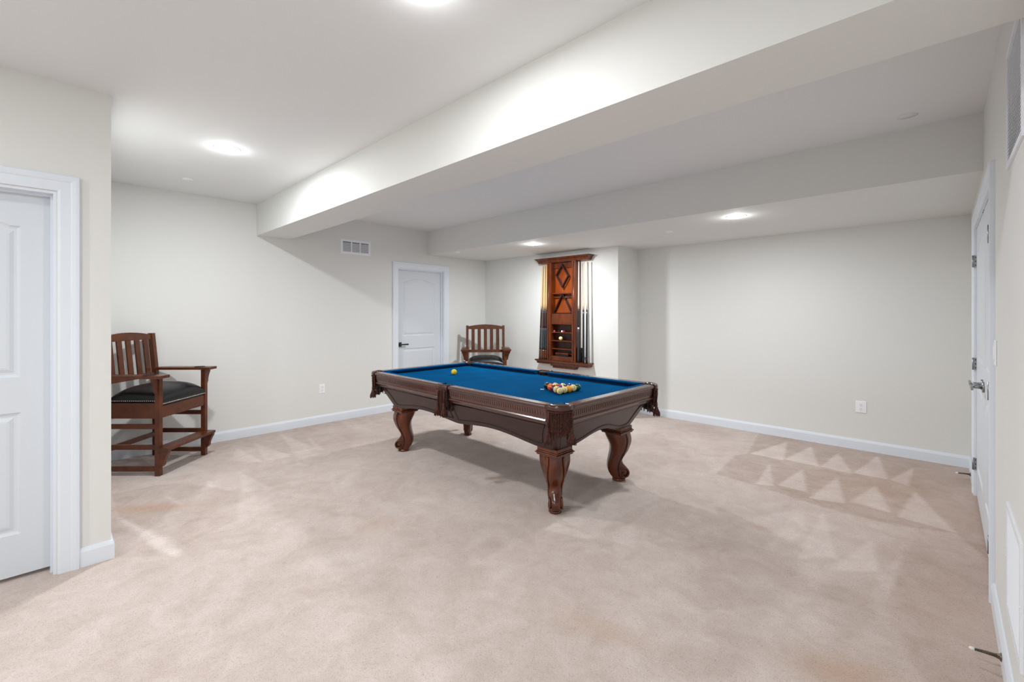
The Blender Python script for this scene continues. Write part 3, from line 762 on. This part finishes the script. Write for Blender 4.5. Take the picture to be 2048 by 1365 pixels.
# pockets
def pocket(kind, sx, sy):
    if kind == 'corner':
        path = []
        x1, y1, rr = HXo-.012, HYo-.012, .085
        path.append(Vector((CE+.004, y1, 0)))
        for k in range(9):
            a = PI/2-PI/2*k/8; path.append(Vector((x1-rr+rr*math.cos(a), y1-rr+rr*math.sin(a), 0)))
        path.append(Vector((x1, CEy+.004, 0)))
        cen = Vector((cc[0], cc[1], 0)); pr_ = pr
    else:
        y1 = HYo-.010
        path = [Vector((-SE+.003, y1, 0)), Vector((-.05, y1+.003, 0)), Vector((-.025, y1+.006, 0)), Vector((0, y1+.008, 0)), Vector((.025, y1+.006, 0)), Vector((.05, y1+.003, 0)), Vector((SE-.003, y1, 0))]
        cen = Vector((0, HYo-.058, 0)); pr_ = .052
    S = lambda p: Vector((p.x*sx, p.y*sy, p.z))
    mb = MB()
    prof = [(-.040, ZT-.014), (-.030, ZT+.002), (-.012, ZT+.006), (.004, ZT+.003), (.011, ZT-.008), (.012, ZT-.026), (.006, ZT-.038), (-.020, ZT-.040)]
    frs = []
    for i, p in enumerate(path):
        t = (path[min(i+1, len(path)-1)]-path[max(i-1, 0)]).normalized(); nrm = Vector((-t.y, t.x, 0))
        if nrm.dot(p-cen) < 0: nrm = -nrm
        frs.append((lambda p, nrm: (lambda a, b: S(Vector((p.x+nrm.x*a, p.y+nrm.y*a, b)))))(p, nrm))
    mb.sweep(prof, frs, pclosed=True, caps=True, smooth=True)
    pk = part(mb, 'pocket', 'leather_brown', pt, 'brown leather pocket with fringe and tassels')
    # liner
    mb = MB(); TT = Matrix.Translation((sx*cen.x, sy*cen.y, 0))
    mb.lathe([(pr_+.004, ZT-.008), (pr_, ZT-.012), (pr_-.002, .72), (pr_-.01, .66), (pr_-.02, .625)], 28, xf=TT)
    mb.lathe([(pr_-.018, .628), (pr_-.022, .600), (.022, .588), (.001, .585)], 28, xf=TT)
    part(mb, 'liner', 'pouch_black', pk, 'black pocket liner')
    # fringe along outside of the cap, thinner around the back of the liner
    mb = MB(); rnd = random.Random(sx*7+sy*3+len(path))
    L_ = 0; seg = []
    for i in range(len(path)-1): seg.append((path[i+1]-path[i]).length); L_ += seg[-1]
    nc = 19 if kind == 'corner' else 9
    def at(d):
        for i, sl in enumerate(seg):
            if d <= sl or i == len(seg)-1:
                t = min(1, d/sl); p = path[i].lerp(path[i+1], t); tt = (path[i+1]-path[i]).normalized(); nrm = Vector((-tt.y, tt.x, 0))
                if nrm.dot(p-cen) < 0: nrm = -nrm
                return p, nrm
            d -= sl
    cords = []
    for k in range(nc):
        p, nrm = at(L_*(k+.5)/nc)
        cords.append((p+nrm*(.002+.003*rnd.random()), .60+.05*abs((k+.5)/nc-.5)+rnd.uniform(-.006, .006), ZT-.034))
    for k in range(12):
        a = 2*PI*k/12; p = cen+Vector((math.cos(a), math.sin(a), 0))*(pr_+.002)
        if (p.x > (CE if kind == 'corner' else 9) and p.y > CEy) and kind == 'corner' and a < PI/2: continue
        cords.append((p, .575+rnd.uniform(-.006, .01), .664))
    for p, z1, z0 in cords:
        pts = []; rs = []; n = 22; ph = rnd.random()*6
        for i in range(n+1):
            z = z0+(z1-z0)*i/n
            pull = .10*(i/n)**2
            pp = p.lerp(cen, pull)
            pts.append(S(Vector((pp.x+.0012*math.cos(ph+i*1.9), pp.y+.0012*math.sin(ph+i*1.9), z)))); rs.append(.0042+.0012*math.sin(i*1.57*2))
        mb.tube(pts, rs, 5)
    # braided head band
    ht = []
    for k in range(25):
        p, nrm = at(L_*k/24); ht.append(S(p+nrm*.0095+Vector((0, 0, ZT-.040+.002*math.sin(k*2.5)))))
    mb.tube(ht, .0042, 6)
    part(mb, 'fringe', 'fringe_brown', pk, 'knotted brown fringe')
    spots = [at(L_*.10), at(L_*.90)] if kind == 'corner' else [at(L_*.22), at(L_*.80)]
    for p, nrm in spots:
        mb = MB(); b = p+nrm*.013
        mb.tube([S(Vector((b.x, b.y, ZT-.035))), S(Vector((b.x+.002, b.y, .72))), S(Vector((b.x, b.y, .655)))], [.005, .006, .005], 7)
        mb.tube([S(Vector((b.x+.008, b.y, ZT-.035))), S(Vector((b.x+.008, b.y+.001, .73))), S(Vector((b.x+.002, b.y, .655)))], [.004, .005, .004], 7)
        bb = S(b)
        mb.lathe([(.006, .660), (.0105, .655), (.0085, .645), (.0125, .638), (.008, .628), (.0105, .622)], 12, xf=Matrix.Translation((bb.x, bb.y, 0)))
        for k in range(28):
            a = 2*PI*k/28; ro = rnd.uniform(.008, .011); r2 = rnd.uniform(.018, .030)
            x, y = math.cos(a), math.sin(a); zb2 = .548+rnd.uniform(-.004, .006)
            mb.tube([(bb.x+x*.006, bb.y+y*.006, .630), (bb.x+x*ro*1.3, bb.y+y*ro*1.3, .605), (bb.x+x*r2*.95, bb.y+y*r2*.95, .575), (bb.x+x*r2, bb.y+y*r2, zb2)], [.003, .0034, .0036, .0022], 5)
        mb.lathe([(.005, .628), (.011, .60), (.016, .565)], 10, xf=Matrix.Translation((bb.x, bb.y, 0)))
        part(mb, 'tassel', 'fringe_brown', pk, 'hanging brown tassel')
for sx in (-1, 1):
    for sy in (-1, 1): pocket('corner', sx, sy)
for sy in (-1, 1): pocket('side', 1, sy)

# ------------------------------------------------------------------ balls
RB = .0286
Rt = Matrix.Rotation(TROT, 4, 'Z')
def table_pt(x, y, z): 
    v = Rt @ Vector((x, y, 0)); return (TX+v.x, TY+v.y, z)
def text_faces(txt, size):
    cu = bpy.data.curves.new('t', 'FONT'); cu.body = txt; cu.size = size; cu.align_x = 'CENTER'; cu.align_y = 'CENTER'; cu.resolution_u = 2
    o = bpy.data.objects.new('t', cu); C.objects.link(o); bpy.context.view_layer.update()
    me = bpy.data.meshes.new_from_object(o.evaluated_get(bpy.context.evaluated_depsgraph_get()))
    vs_ = [v.co.copy() for v in me.vertices]; fs = [list(p.vertices) for p in me.polygons]
    bpy.data.objects.remove(o); bpy.data.curves.remove(cu); bpy.data.meshes.remove(me)
    return vs_, fs
def ball(loc, col, num, label, striped=False, yaw=0.0, pitch=0.3, roll=0.0, group=None, spot=True):
    """+X of the ball is the number spot; stripe band encircles the X axis"""
    mb = MB(); n, m = 32, 20
    ths = [math.acos(1-2*0)]; vs_ = []; fs = []
    lat = [PI*i/m for i in range(m+1)]
    for a in lat:
        for k in range(n):
            b = 2*PI*k/n; vs_.append((RB*math.cos(a), RB*math.sin(a)*math.cos(b), RB*math.sin(a)*math.sin(b)))
    base = MB()
    for i in range(m):
        for k in range(n):
            f = (i*n+k, i*n+(k+1) % n, (i+1)*n+(k+1) % n, (i+1)*n+k); x = math.cos((lat[i]+lat[i+1])/2)
            fs.append((f, 1 if (striped and abs(x) > .50) else 0))
    for mi in (0, 1): mb.add(vs_, [f for f, q_ in fs if q_ == mi], mi, True)
    if spot and num:
        def onS(y, z, r): return (math.sqrt(max(0, r*r-y*y-z*z)), y, z)
        r1, r2 = .0108, .0122
        ring = [(r_*math.cos(2*PI*k/24), r_*math.sin(2*PI*k/24)) for r_ in (r1, r2) for k in range(24)]
        mb.add([onS(y, z, RB+.00035) for y, z in ring], [(k, (k+1) % 24, 24+(k+1) % 24, 24+k) for k in range(24)], 2)
        mb.add([onS(y, z, RB+.0002) for y, z in ring[:24]]+[onS(0, 0, RB+.0002)], [(k, (k+1) % 24, 24) for k in range(24)], 1)
        tv, tf = text_faces(num, .017 if len(num) == 1 else .0145)
        mb.add([onS(v.x, v.y, RB+.0004) for v in tv], tf, 2)
    R = Matrix.Translation(Vector(loc)) @ Matrix.Rotation(yaw, 4, 'Z') @ Matrix.Rotation(-pitch, 4, 'Y') @ Matrix.Rotation(roll, 4, 'X')
    me = mb.build('billiard_ball', ['ball_'+col, 'ball_cream', 'number_black'])
    me.matrix_world = R
    tag(me, label, 'billiard ball', group=group)
    return me
zb = ZB+RB
def camyaw(p): return math.atan2(-p[1], -p[0])
g = 'billiard balls racked in a triangle on the pool table'
rows = {
 (0, 0): ('black', '8', False, 1.4, .3, 'solid black billiard ball at the far left tip of the racked triangle'),
 (1, 0): ('orange', '5', False, 1.5, .5, 'solid bright orange billiard ball right behind the black tip of the triangle'),
 (1, 1): ('orange', '13', True, .8, 1.2, 'orange striped billiard ball in the back row of the triangle, touching the solid orange ball'),
 (2, 0): ('maroon', '7', False, 2.0, .2, 'solid dark maroon billiard ball on the near left side beside the solid orange ball'),
 (2, 1): ('red', '3', False, 2.0, .4, 'solid red billiard ball in the middle of the triangle'),
 (2, 2): ('maroon', '15', True, .9, .9, 'cream and maroon striped billiard ball on the far side of the triangle'),
 (3, 0): ('lime', '14', True, -.5, .25, 'cream billiard ball with green stripe, just left of the nearest ball of the triangle'),
 (3, 1): ('blue', '10', True, 1.5, .3, 'blue striped billiard ball directly behind the nearest ball of the triangle'),
 (3, 2): ('purple', '4', False, 1.2, .5, 'solid purple billiard ball in the middle of the triangle behind the gold ball'),
 (3, 3): ('blue', '2', False, 1.6, .9, 'solid blue billiard ball on the far side of the triangle behind the yellow numbered ball'),
 (4, 0): ('red', '11', True, .25, .12, 'cream and red striped billiard ball nearest to the camera in the triangle'),
 (4, 1): ('red', '12', True, .10, .25, 'cream numbered billiard ball second from the near end of the right hand row'),
 (4, 2): ('gold', '1', False, 2.0, .1, 'solid golden yellow billiard ball in the middle of the right hand row'),
 (4, 3): ('yellow', '9', True, .35, .45, 'yellow striped billiard ball with number, next to the dark green ball'),
 (4, 4): ('green', '6', False, 1.8, .2, 'solid dark green billiard ball at the right tip of the triangle'),
}
for (r, k), (col, num, stp, yo, pi_, lab) in rows.items():
    x = .605+r*.0496-(.020, .010, .004, 0, 0)[r]; y = -.034+(k-r/2)*.0574
    p = table_pt(x, y, zb)
    ball(p, col, num, lab, stp, camyaw(p)+yo, pi_, random.uniform(-.4, .4), g)
p = (-3.566, 2.853, zb); ball(p, 'yellow', '1', 'solid yellow billiard ball lying alone at the far end of the table', False, camyaw(p)+2.6, .2, 0)
# chalk cube on the cloth beside the rack
def chalk(loc, m, label, group=None, rz=.4):
    mb = MB(); h_ = .011
    mb.box((-h_, -h_, 0), (h_, h_, 2*h_-.002), bev=.0015); mb.box((-h_+.002, -h_+.002, 2*h_-.003), (h_-.002, h_-.002, 2*h_+.001), mi=1)
    o = mb.build('chalk_cube', [m, m]); o.location = loc; o.rotation_euler = (0, 0, rz); tag(o, label, 'cue chalk', group)
    return o
mb = MB(); mb.tube([(-.016, 0, .004), (.016, 0, .004)], .004, 8)
o = mb.build('chalk_stub', 'ivory'); o.location = table_pt(.575, -.085, ZB); o.rotation_euler = (0, 0, .4); tag(o, 'tiny white stub on the blue cloth left of the black ball', 'chalk stub')

# ------------------------------------------------------------------ spectator chairs
def make_chair(loc, rz, label, ):
    e = tag(empty('spectator_chair', loc, rz), label, 'chair', group='spectator chairs beside the pool table')
    W2 = .30; yf = .25; yb = -.255; lt = .042
    def P_(mb, name, mats='chair_wood', lab=None, par=None): return part(mb, name, mats, par or e, lab)
    for sx in (-1, 1):
        xo, xi = sx*W2, sx*(W2-.038)
        mb = MB(); mb.box((xo, yf, 0), (xi, yf-lt, .833), bev=.003)
        P_(mb, 'leg')
        # back leg and raked post
        mb = MB(); d = .042
        def q_(y, z): return [(xo, y, z), (xi, y, z), (xi, y-d, z), (xo, y-d, z)]
        zs = [(yb+.035+.0, 0), (yb+.035, .55), (yb+.030, .80), (yb-.010, 1.188)]
        vs_ = []; 
        for y, z in zs: vs_ += q_(y, z)
        fs = [(4*i+k, 4*i+(k+1) % 4, 4*i+4+(k+1) % 4, 4*i+4+k) for i in range(3) for k in range(4)]+[(0, 1, 2, 3), (12, 13, 14, 15)]
        mb.add(vs_, fs); P_(mb, 'leg')
        # arm
        ax0, ax1 = sx*(W2-.052), sx*(W2+.062); yb2 = yb+.02
        mb = MB(); th = .024; pl = [(ax0, yb2), (ax0, .298), (ax1, .298), (ax1, yb2+.09), (ax1-sx*.035, yb2)]
        mb.add([(x, y, .833) for x, y in pl]+[(x, y, .857) for x, y in pl], [(0, 1, 2, 3, 4), (5, 6, 7, 8, 9)]+[(i, (i+1) % 5, 5+(i+1) % 5, 5+i) for i in range(5)])
        arm = P_(mb, 'armrest')
        mb = MB(); mb.lathe([(.046, .8575), (.046, .8595), (.041, .8595), (.040, .858), (.001, .8578)], 28, mi=0, xf=Matrix.Translation((sx*(W2+.005), .17, 0)))
        P_(mb, 'cup_holder', 'pouch_black', 'dark round cup holder', arm)
        # arm bracket, outer side of the front leg
        mb = MB(); pr2 = [(0, .833), (.058, .833), (.054, .812), (.036, .778), (.026, .745), (.024, .718), (.014, .700), (0, .694)]
        mb.prism([(sx*(W2-.001+a), z) for a, z in pr2], yf-.009, yf-.033); P_(mb, 'arm_bracket')
        # stretchers
        for z0, z1 in ((.398, .438), (.222, .262), (.038, .078)):
            mb = MB(); mb.box((sx*(W2-.010), yf-lt+.002, z0), (sx*(W2-.032), yb+.034, z1), bev=.002); P_(mb, 'stretcher')
        # foot bracket
        mb = MB(); pr3 = [(0, .214), (.072, .214), (.070, .196), (.050, .160), (.036, .125), (.033, .098), (.020, .080), (0, .072)]
        mb.prism([(yf-.001+a, z) for a, z in pr3], -.033, -.003, xf=lambda p, sx=sx: Vector((sx*(W2+p.y), p.x, p.z))); P_(mb, 'foot_bracket')
    mb = MB(); mb.box((-W2+.033, yb+.01, .192), (W2-.033, yb+.032, .235), bev=.002); P_(mb, 'stretcher')
    mb = MB(); mb.box((-W2-.004, yf-.002, .214), (W2+.004, yf+.076, .238), bev=.003); mb.box((-W2+.038, yf-.05, .214), (W2-.038, yf, .238)); P_(mb, 'footrest')
    # seat frame
    mb = MB()
    mb.box((-W2+.036, yf-.006, .488), (W2-.036, yf-.030, .592), bev=.002); mb.box((-W2+.036, yb+.008, .488), (W2-.036, yb+.030, .60), bev=.002)
    for sx in (-1, 1): mb.box((sx*(W2-.006), yf-lt+.002, .488), (sx*(W2-.028), yb+.034, .618), bev=.002)
    P_(mb, 'seat_frame')
    # cushion: domed
    mb = MB(); nx, ny = 26, 24; x2 = W2-.030; y0, y1 = yb+.036, yf-.004; vs_ = []
    for j in range(ny+1):
        for i in range(nx+1):
            u = -1+2*i/nx; v = -1+2*j/ny
            su = math.sin(u*PI/2); sv = math.sin(v*PI/2)
            hgt = (max(0, 1-abs(su)**3.2)**.5)*(max(0, 1-abs(sv)**3.2)**.5)
            ex = 1.0
            xx = su*x2; yy = (y0+y1)/2+sv*(y1-y0)/2
            # keep clear of the front legs
            vs_.append((xx, yy, .636+.112*hgt))
    m_ = nx+1
    mb.add(vs_, [(j*m_+i, j*m_+i+1, (j+1)*m_+i+1, (j+1)*m_+i) for j in range(ny) for i in range(nx)], smooth=True)
    bd = [vs_[i] for i in range(m_)]+[vs_[j*m_+nx] for j in range(1, ny+1)]+[vs_[ny*m_+i] for i in range(nx-1, -1, -1)]+[vs_[j*m_] for j in range(ny-1, 0, -1)]
    nb = len(bd); mb.add(bd+[(p[0], p[1], .588) for p in bd], [(i, (i+1) % nb, nb+(i+1) % nb, nb+i) for i in range(nb)], smooth=True)
    mb.add([(p[0], p[1], .588) for p in bd], [list(range(nb))])
    cu = P_(mb, 'seat_cushion', 'leather_black', 'domed black leather seat')
    mb = MB()
    def nail(p, nrm):
        nonlocal mb
        rot = Vector(nrm).to_track_quat('Z', 'Y').to_matrix().to_4x4()
        mb.lathe([(.0062, 0), (.0054, .002), (.003, .0038), (.0002, .0044)], 8, xf=Matrix.Translation(Vector(p)) @ rot)
    k = 34
    for i in range(k+1): nail((-x2+.006+(2*x2-.012)*i/k, y1, .606), (0, 1, 0))
    P_(mb, 'nail_trim', 'nail_silver', 'row of silver nail heads', cu)
    for sx in (-1, 1):
        mb = MB()
        for i in range(27): nail((sx*x2, y0+.01+(y1-y0-.04)*i/26, .632), (sx, 0, 0))
        P_(mb, 'nail_trim', 'nail_silver', 'row of silver nail heads', cu)
    # back: crest, lower rail, slats follow the rake
    def yr(z): return yb+.030-(z-.80)*.103-.010
    def slab(x0, x1, zb0, zt0, th=.022, arch=0.0, n=1):
        vs_ = []; 
        for i in range(n+1):
            x = x0+(x1-x0)*i/n; zt1 = zt0+arch*math.cos((x/(W2))*PI/2)**1.0 if arch else zt0
            for z in (zb0, zt1):
                for t_ in (0, -th): vs_.append((x, yr(z)+t_, z))
        fs = []
        for i in range(n):
            a = 4*i; b = a+4; fs += [(a, b, b+1, a+1), (a+2, a+3, b+3, b+2), (a, a+2, b+2, b), (a+1, b+1, b+3, a+3)]
        fs += [(0, 1, 3, 2), (4*n, 4*n+2, 4*n+3, 4*n+1)]
        return vs_, fs
    mb = MB(); mb.add(*slab(-W2+.036, W2-.036, 1.130, 1.168, .026, .036, 20)); P_(mb, 'crest_rail')
    mb = MB(); mb.add(*slab(-W2+.036, W2-.036, .770, .812, .026)); P_(mb, 'lower_back_rail')
    ins = 2*(W2-.038); gap = ins/(5+6*1.0); 
    swd = .050; gp = (ins-5*swd)/6
    for k in range(5):
        x = -W2+.038+gp+k*(swd+gp); mb = MB(); mb.add(*slab(x, x+swd, .810, 1.134, .014)); P_(mb, 'back_slat')
    return e
make_chair((-5.162, .697, 0), math.radians(-46.04), 'tall wooden spectator chair with black seat at the left wall, partly behind the near corner')
ch2 = (6.73, -.395); fa = math.radians(0)
def camxy(d, l):
    a = math.radians(YAW); return (-math.sin(a)*d+math.cos(a)*l, math.cos(a)*d+math.sin(a)*l)
make_chair((-4.956, 4.570, 0), math.radians(YAW+180+4.5), 'tall wooden spectator chair in the far corner between white door and cue rack')

# ------------------------------------------------------------------ wall cue rack
RXc, RY = -3.905, YREC
cr_ = tag(empty('cue_rack', (RXc, RY, 0)), 'tall wooden wall rack for cues with crown moulding and shelves', 'cue rack')
def crown(mb, hw, prof):   # prof [(projection, z)], wraps three sides
    n = len(prof); base = .0
    fr = [lambda a, b: Vector((-hw-a+.07, 0, b)), lambda a, b: Vector((-hw-a+.07, -(.06+a), b)), lambda a, b: Vector((hw+a-.07, -(.06+a), b)), lambda a, b: Vector((hw+a-.07, 0, b))]
    mb.sweep(prof, fr, pclosed=False); 
    for (a, b) in (prof[0], prof[-1]): mb.add([f(a, b) for f in fr], [(0, 1, 2, 3)])
mb = MB(); crown(mb, .48, [(.028, 2.112), (.030, 2.122), (.034, 2.126), (.038, 2.140), (.050, 2.156), (.060, 2.162), (.062, 2.168), (.072, 2.170), (.074, 2.180)])
part(mb, 'crown', 'rack_wood', cr_)
mb = MB(); D_ = .098
for sx in (-1, 1):
    mb.box((sx*.255, 0, .70), (sx*.238, -D_, 2.115))          # side board
    mb.box((sx*.256, -D_, .70), (sx*.187, -D_-.016, 2.115), bev=.004)   # stile
    mb.box((sx*.192, 0, .70), (sx*.180, -D_, 2.115))
    mb.tube([(sx*.222, -D_-.0165, .72), (sx*.222, -D_-.0165, 2.10)], .006, 6)
part(mb, 'case', 'rack_wood', cr_)
mb = MB(); mb.box((-.187, -.001, .70), (.187, -.010, 2.115)); part(mb, 'back_panel', 'rack_panel', cr_, 'bright orange brown back panel')
for z in (.875, .990, 1.110, 1.234):
    mb = MB(); mb.box((-.182, -.010, z-.013), (.182, -D_-.004, z), bev=.002); part(mb, 'shelf', 'rack_wood', cr_)
mb = MB(); mb.box((-.182, -.010, 1.655), (.182, -D_+.02, 1.672), bev=.002); part(mb, 'shelf', 'rack_wood', cr_)
mb = MB(); mb.box((-.187, -.012, .70), (.187, -D_-.006, .765), bev=.003); part(mb, 'lower_apron', 'rack_wood', cr_)
mb = MB(); mb.box((-.182, -.0095, .765), (.182, -.0105, 1.234), bev=0); part(mb, 'shelf_backing', 'rack_dark', cr_)
mb = MB(); mb.box((-.182, -.06, 1.234), (.182, -D_, 1.372), bev=.003); part(mb, 'front_board', 'rack_wood', cr_)
for z0, z1 in ((1.600, 1.628), (2.03, 2.115)):  # lower is the peg rail; upper board stands in for the shadow there
    mb = MB(); mb.box((-.182, -.010, z0), (.182, -.030, z1), bev=.002); part(mb, 'rail_and_shade_strip', 'rack_wood', cr_)
mb = MB()
for (x, z) in ((-.02, 2.045), (-.018, 1.612)): mb.tube([(x, -.01, z), (x, -D_+.012, z+.006)], .006, 8)
part(mb, 'peg', 'dark_frame', cr_)
# ledge
mb = MB(); crown(mb, .475, [(.040, .640), (.046, .646), (.048, .660), (.054, .672), (.062, .678), (.070, .684), (.072, .700)]); part(mb, 'cue_ledge', 'rack_wood', cr_)
mb = MB(); mb.box((-.215, 0, .618), (.235, -.085, .642), bev=.004); mb.box((-.185, 0, .590), (.215, -.07, .620), bev=.004); part(mb, 'pedestal', 'rack_wood', cr_)
# cues
def cue(x0, x1, style, label, ytop=-.075, ybot=-.095, z0=.7005):
    """x0 bottom, x1 top (world x)"""
    L_ = 1.40
    e = tag(empty('pool_cue', (x0, RY+ybot, z0)), label, 'pool cue', group='pool cues standing in the wall rack')
    top = Vector((x1-x0, ytop-ybot, L_))
    def pt_(t): return tuple(top*t)
    def rad(t): return .0160-.0085*min(1, t*1.02)
    def seg(t0, t1, m, nm, lab=None):
        mb = MB(); n = 8; ts = [t0+(t1-t0)*i/n for i in range(n+1)]
        mb.tube([pt_(t) for t in ts], [rad(t) for t in ts], 12); part(mb, nm, m, e, lab)
    j = .508
    if style == 'left':
        seg(0, .012, 'cue_black', 'bumper'); seg(.012, .10, 'cue_butt', 'butt'); seg(.10, .33, 'cue_wrap', 'grip'); seg(.33, j, 'cue_maroon', 'forearm'); seg(j, j+.018, 'chrome', 'joint_ring', 'silver joint ring'); seg(j+.018, .995, 'maple', 'shaft', 'pale maple shaft')
    elif style == 'ring':
        seg(0, .33, 'cue_wrap', 'grip'); seg(.33, .345, 'ivory', 'ring', 'white ring'); seg(.345, j+.02, 'cue_black', 'forearm'); seg(j+.02, .995, 'maple_pale', 'shaft', 'pale maple shaft')
    else:
        seg(0, j+.01, 'cue_black', 'butt'); seg(j+.01, .995, 'maple_pale', 'shaft', 'pale maple shaft')
    return e
cue(-4.312, -4.272, 'left', 'pool cue with grey grip leaning outermost on the left side of the rack')
cue(-4.272, -4.252, 'left', 'pool cue with grey grip standing second from the left side of the rack', ytop=-.055, ybot=-.085)
cue(-4.236, -4.231, 'left', 'pool cue with grey grip standing third from the left side of the rack')
cue(-4.199, -4.197, 'left', 'pool cue with grey grip standing next to the left side board of the rack')
cue(-3.618, -3.621, 'ring', 'pool cue with white ring on its black butt, right of the rack case')
cue(-3.532, -3.542, 'black', 'plain black pool cue in the middle of the right group of three')
cue(-3.480, -3.487, 'black', 'plain black pool cue at the right end of the rack')
# brush hanging beside the case
e = tag(empty('table_brush', (-3.612, RY-.05, .7005)), 'black table brush standing at the bottom right of the cue rack', 'brush')
mb = MB(); mb.box((-.034, -.03, 0), (.020, .03, .20), bev=.012); part(mb, 'brush_body', 'bristle', e)
mb = MB(); mb.tube([(.026, 0, .02), (.040, 0, .05), (.044, 0, .09), (.036, 0, .13), (.020, 0, .15)], .010, 8); part(mb, 'handle', 'bristle', e)
# diamond and triangle racks
def frame_rack(name, pts, loc, label, w_=.013, dep=.045):
    n = len(pts); P2 = [Vector((p[0], p[1])) for p in pts]; inner = []
    cen = sum(P2, Vector((0, 0)))/n
    for i in range(n):
        a, b, c = P2[i-1], P2[i], P2[(i+1) % n]
        d1 = (b-a).normalized(); d2 = (c-b).normalized(); n1 = Vector((-d1.y, d1.x)); n2 = Vector((-d2.y, d2.x))
        if n1.dot(cen-b) < 0: n1 = -n1
        if n2.dot(cen-b) < 0: n2 = -n2
        bis = (n1+n2).normalized(); inner.append(b+bis*(w_/max(.35, bis.dot(n1))))
    mb = MB(); vs_ = [(p.x, y, p.y) for y in (-dep/2, dep/2) for L2 in (P2, inner) for p in L2]
    fs = []
    for i in range(n):
        j = (i+1) % n; o1, i1, o2, i2 = i, n+i, 2*n+i, 3*n+i; o1j, i1j, o2j, i2j = j, n+j, 2*n+j, 3*n+j
        fs += [(o1, o1j, i1j, i1), (o2, i2, i2j, o2j), (o1, o2, o2j, o1j), (i1, i1j, i2j, i2)]
    mb.add(vs_, fs); o = mb.build(name, 'dark_frame'); o.location = loc; tag(o, label, 'ball rack')
    return o
frame_rack('diamond_ball_rack', [(0, .168), (-.112, .012), (.006, -.170), (.116, -.008)], (-3.920, RY-.058, 1.915), 'dark wooden diamond shaped ball rack hanging at the top of the cue rack')
frame_rack('triangle_ball_rack', [(.0, .150), (-.016, .142), (-.166, -.118), (-.156, -.132), (.156, -.132), (.166, -.118), (.016, .142)], (-3.925, RY-.036, 1.506), 'dark wooden triangle ball rack hanging in the middle of the cue rack')
# small things on the shelves
ball((-3.945, RY-.065, .990+RB+.0003), 'cream', '', 'cream cue ball on the middle shelf of the cue rack', False, spot=False)
chalk((-4.055, RY-.07, 1.1103), 'chalk_pink', 'pink chalk cube at the left end of the upper small shelf in the cue rack')
chalk((-3.985, RY-.05, 1.1103), 'bristle', 'black chalk cube in the middle of the upper small shelf in the cue rack')
chalk((-3.918, RY-.07, 1.1103), 'rubber_white', 'white chalk cube on the upper small shelf in the cue rack, above the cream ball')
chalk((-3.890, RY-.06, 1.1103), 'chalk_red', 'red chalk cube next to the white one in the cue rack', rz=.1)
e = tag(empty('cushion_brush', (-3.90, RY-.060, .7655)), 'long wooden brush with black bristles lying at the bottom of the cue rack', 'brush')
mb = MB(); mb.box((-.135, -.022, .028), (.10, .022, .048), bev=.006); mb.tube([(.09, 0, .038), (.155, 0, .038)], .010, 10); part(mb, 'brush_back', 'rack_wood', e)
mb = MB(); mb.box((-.13, -.020, 0), (.095, .020, .029), bev=.003); part(mb, 'bristles', 'bristle', e)
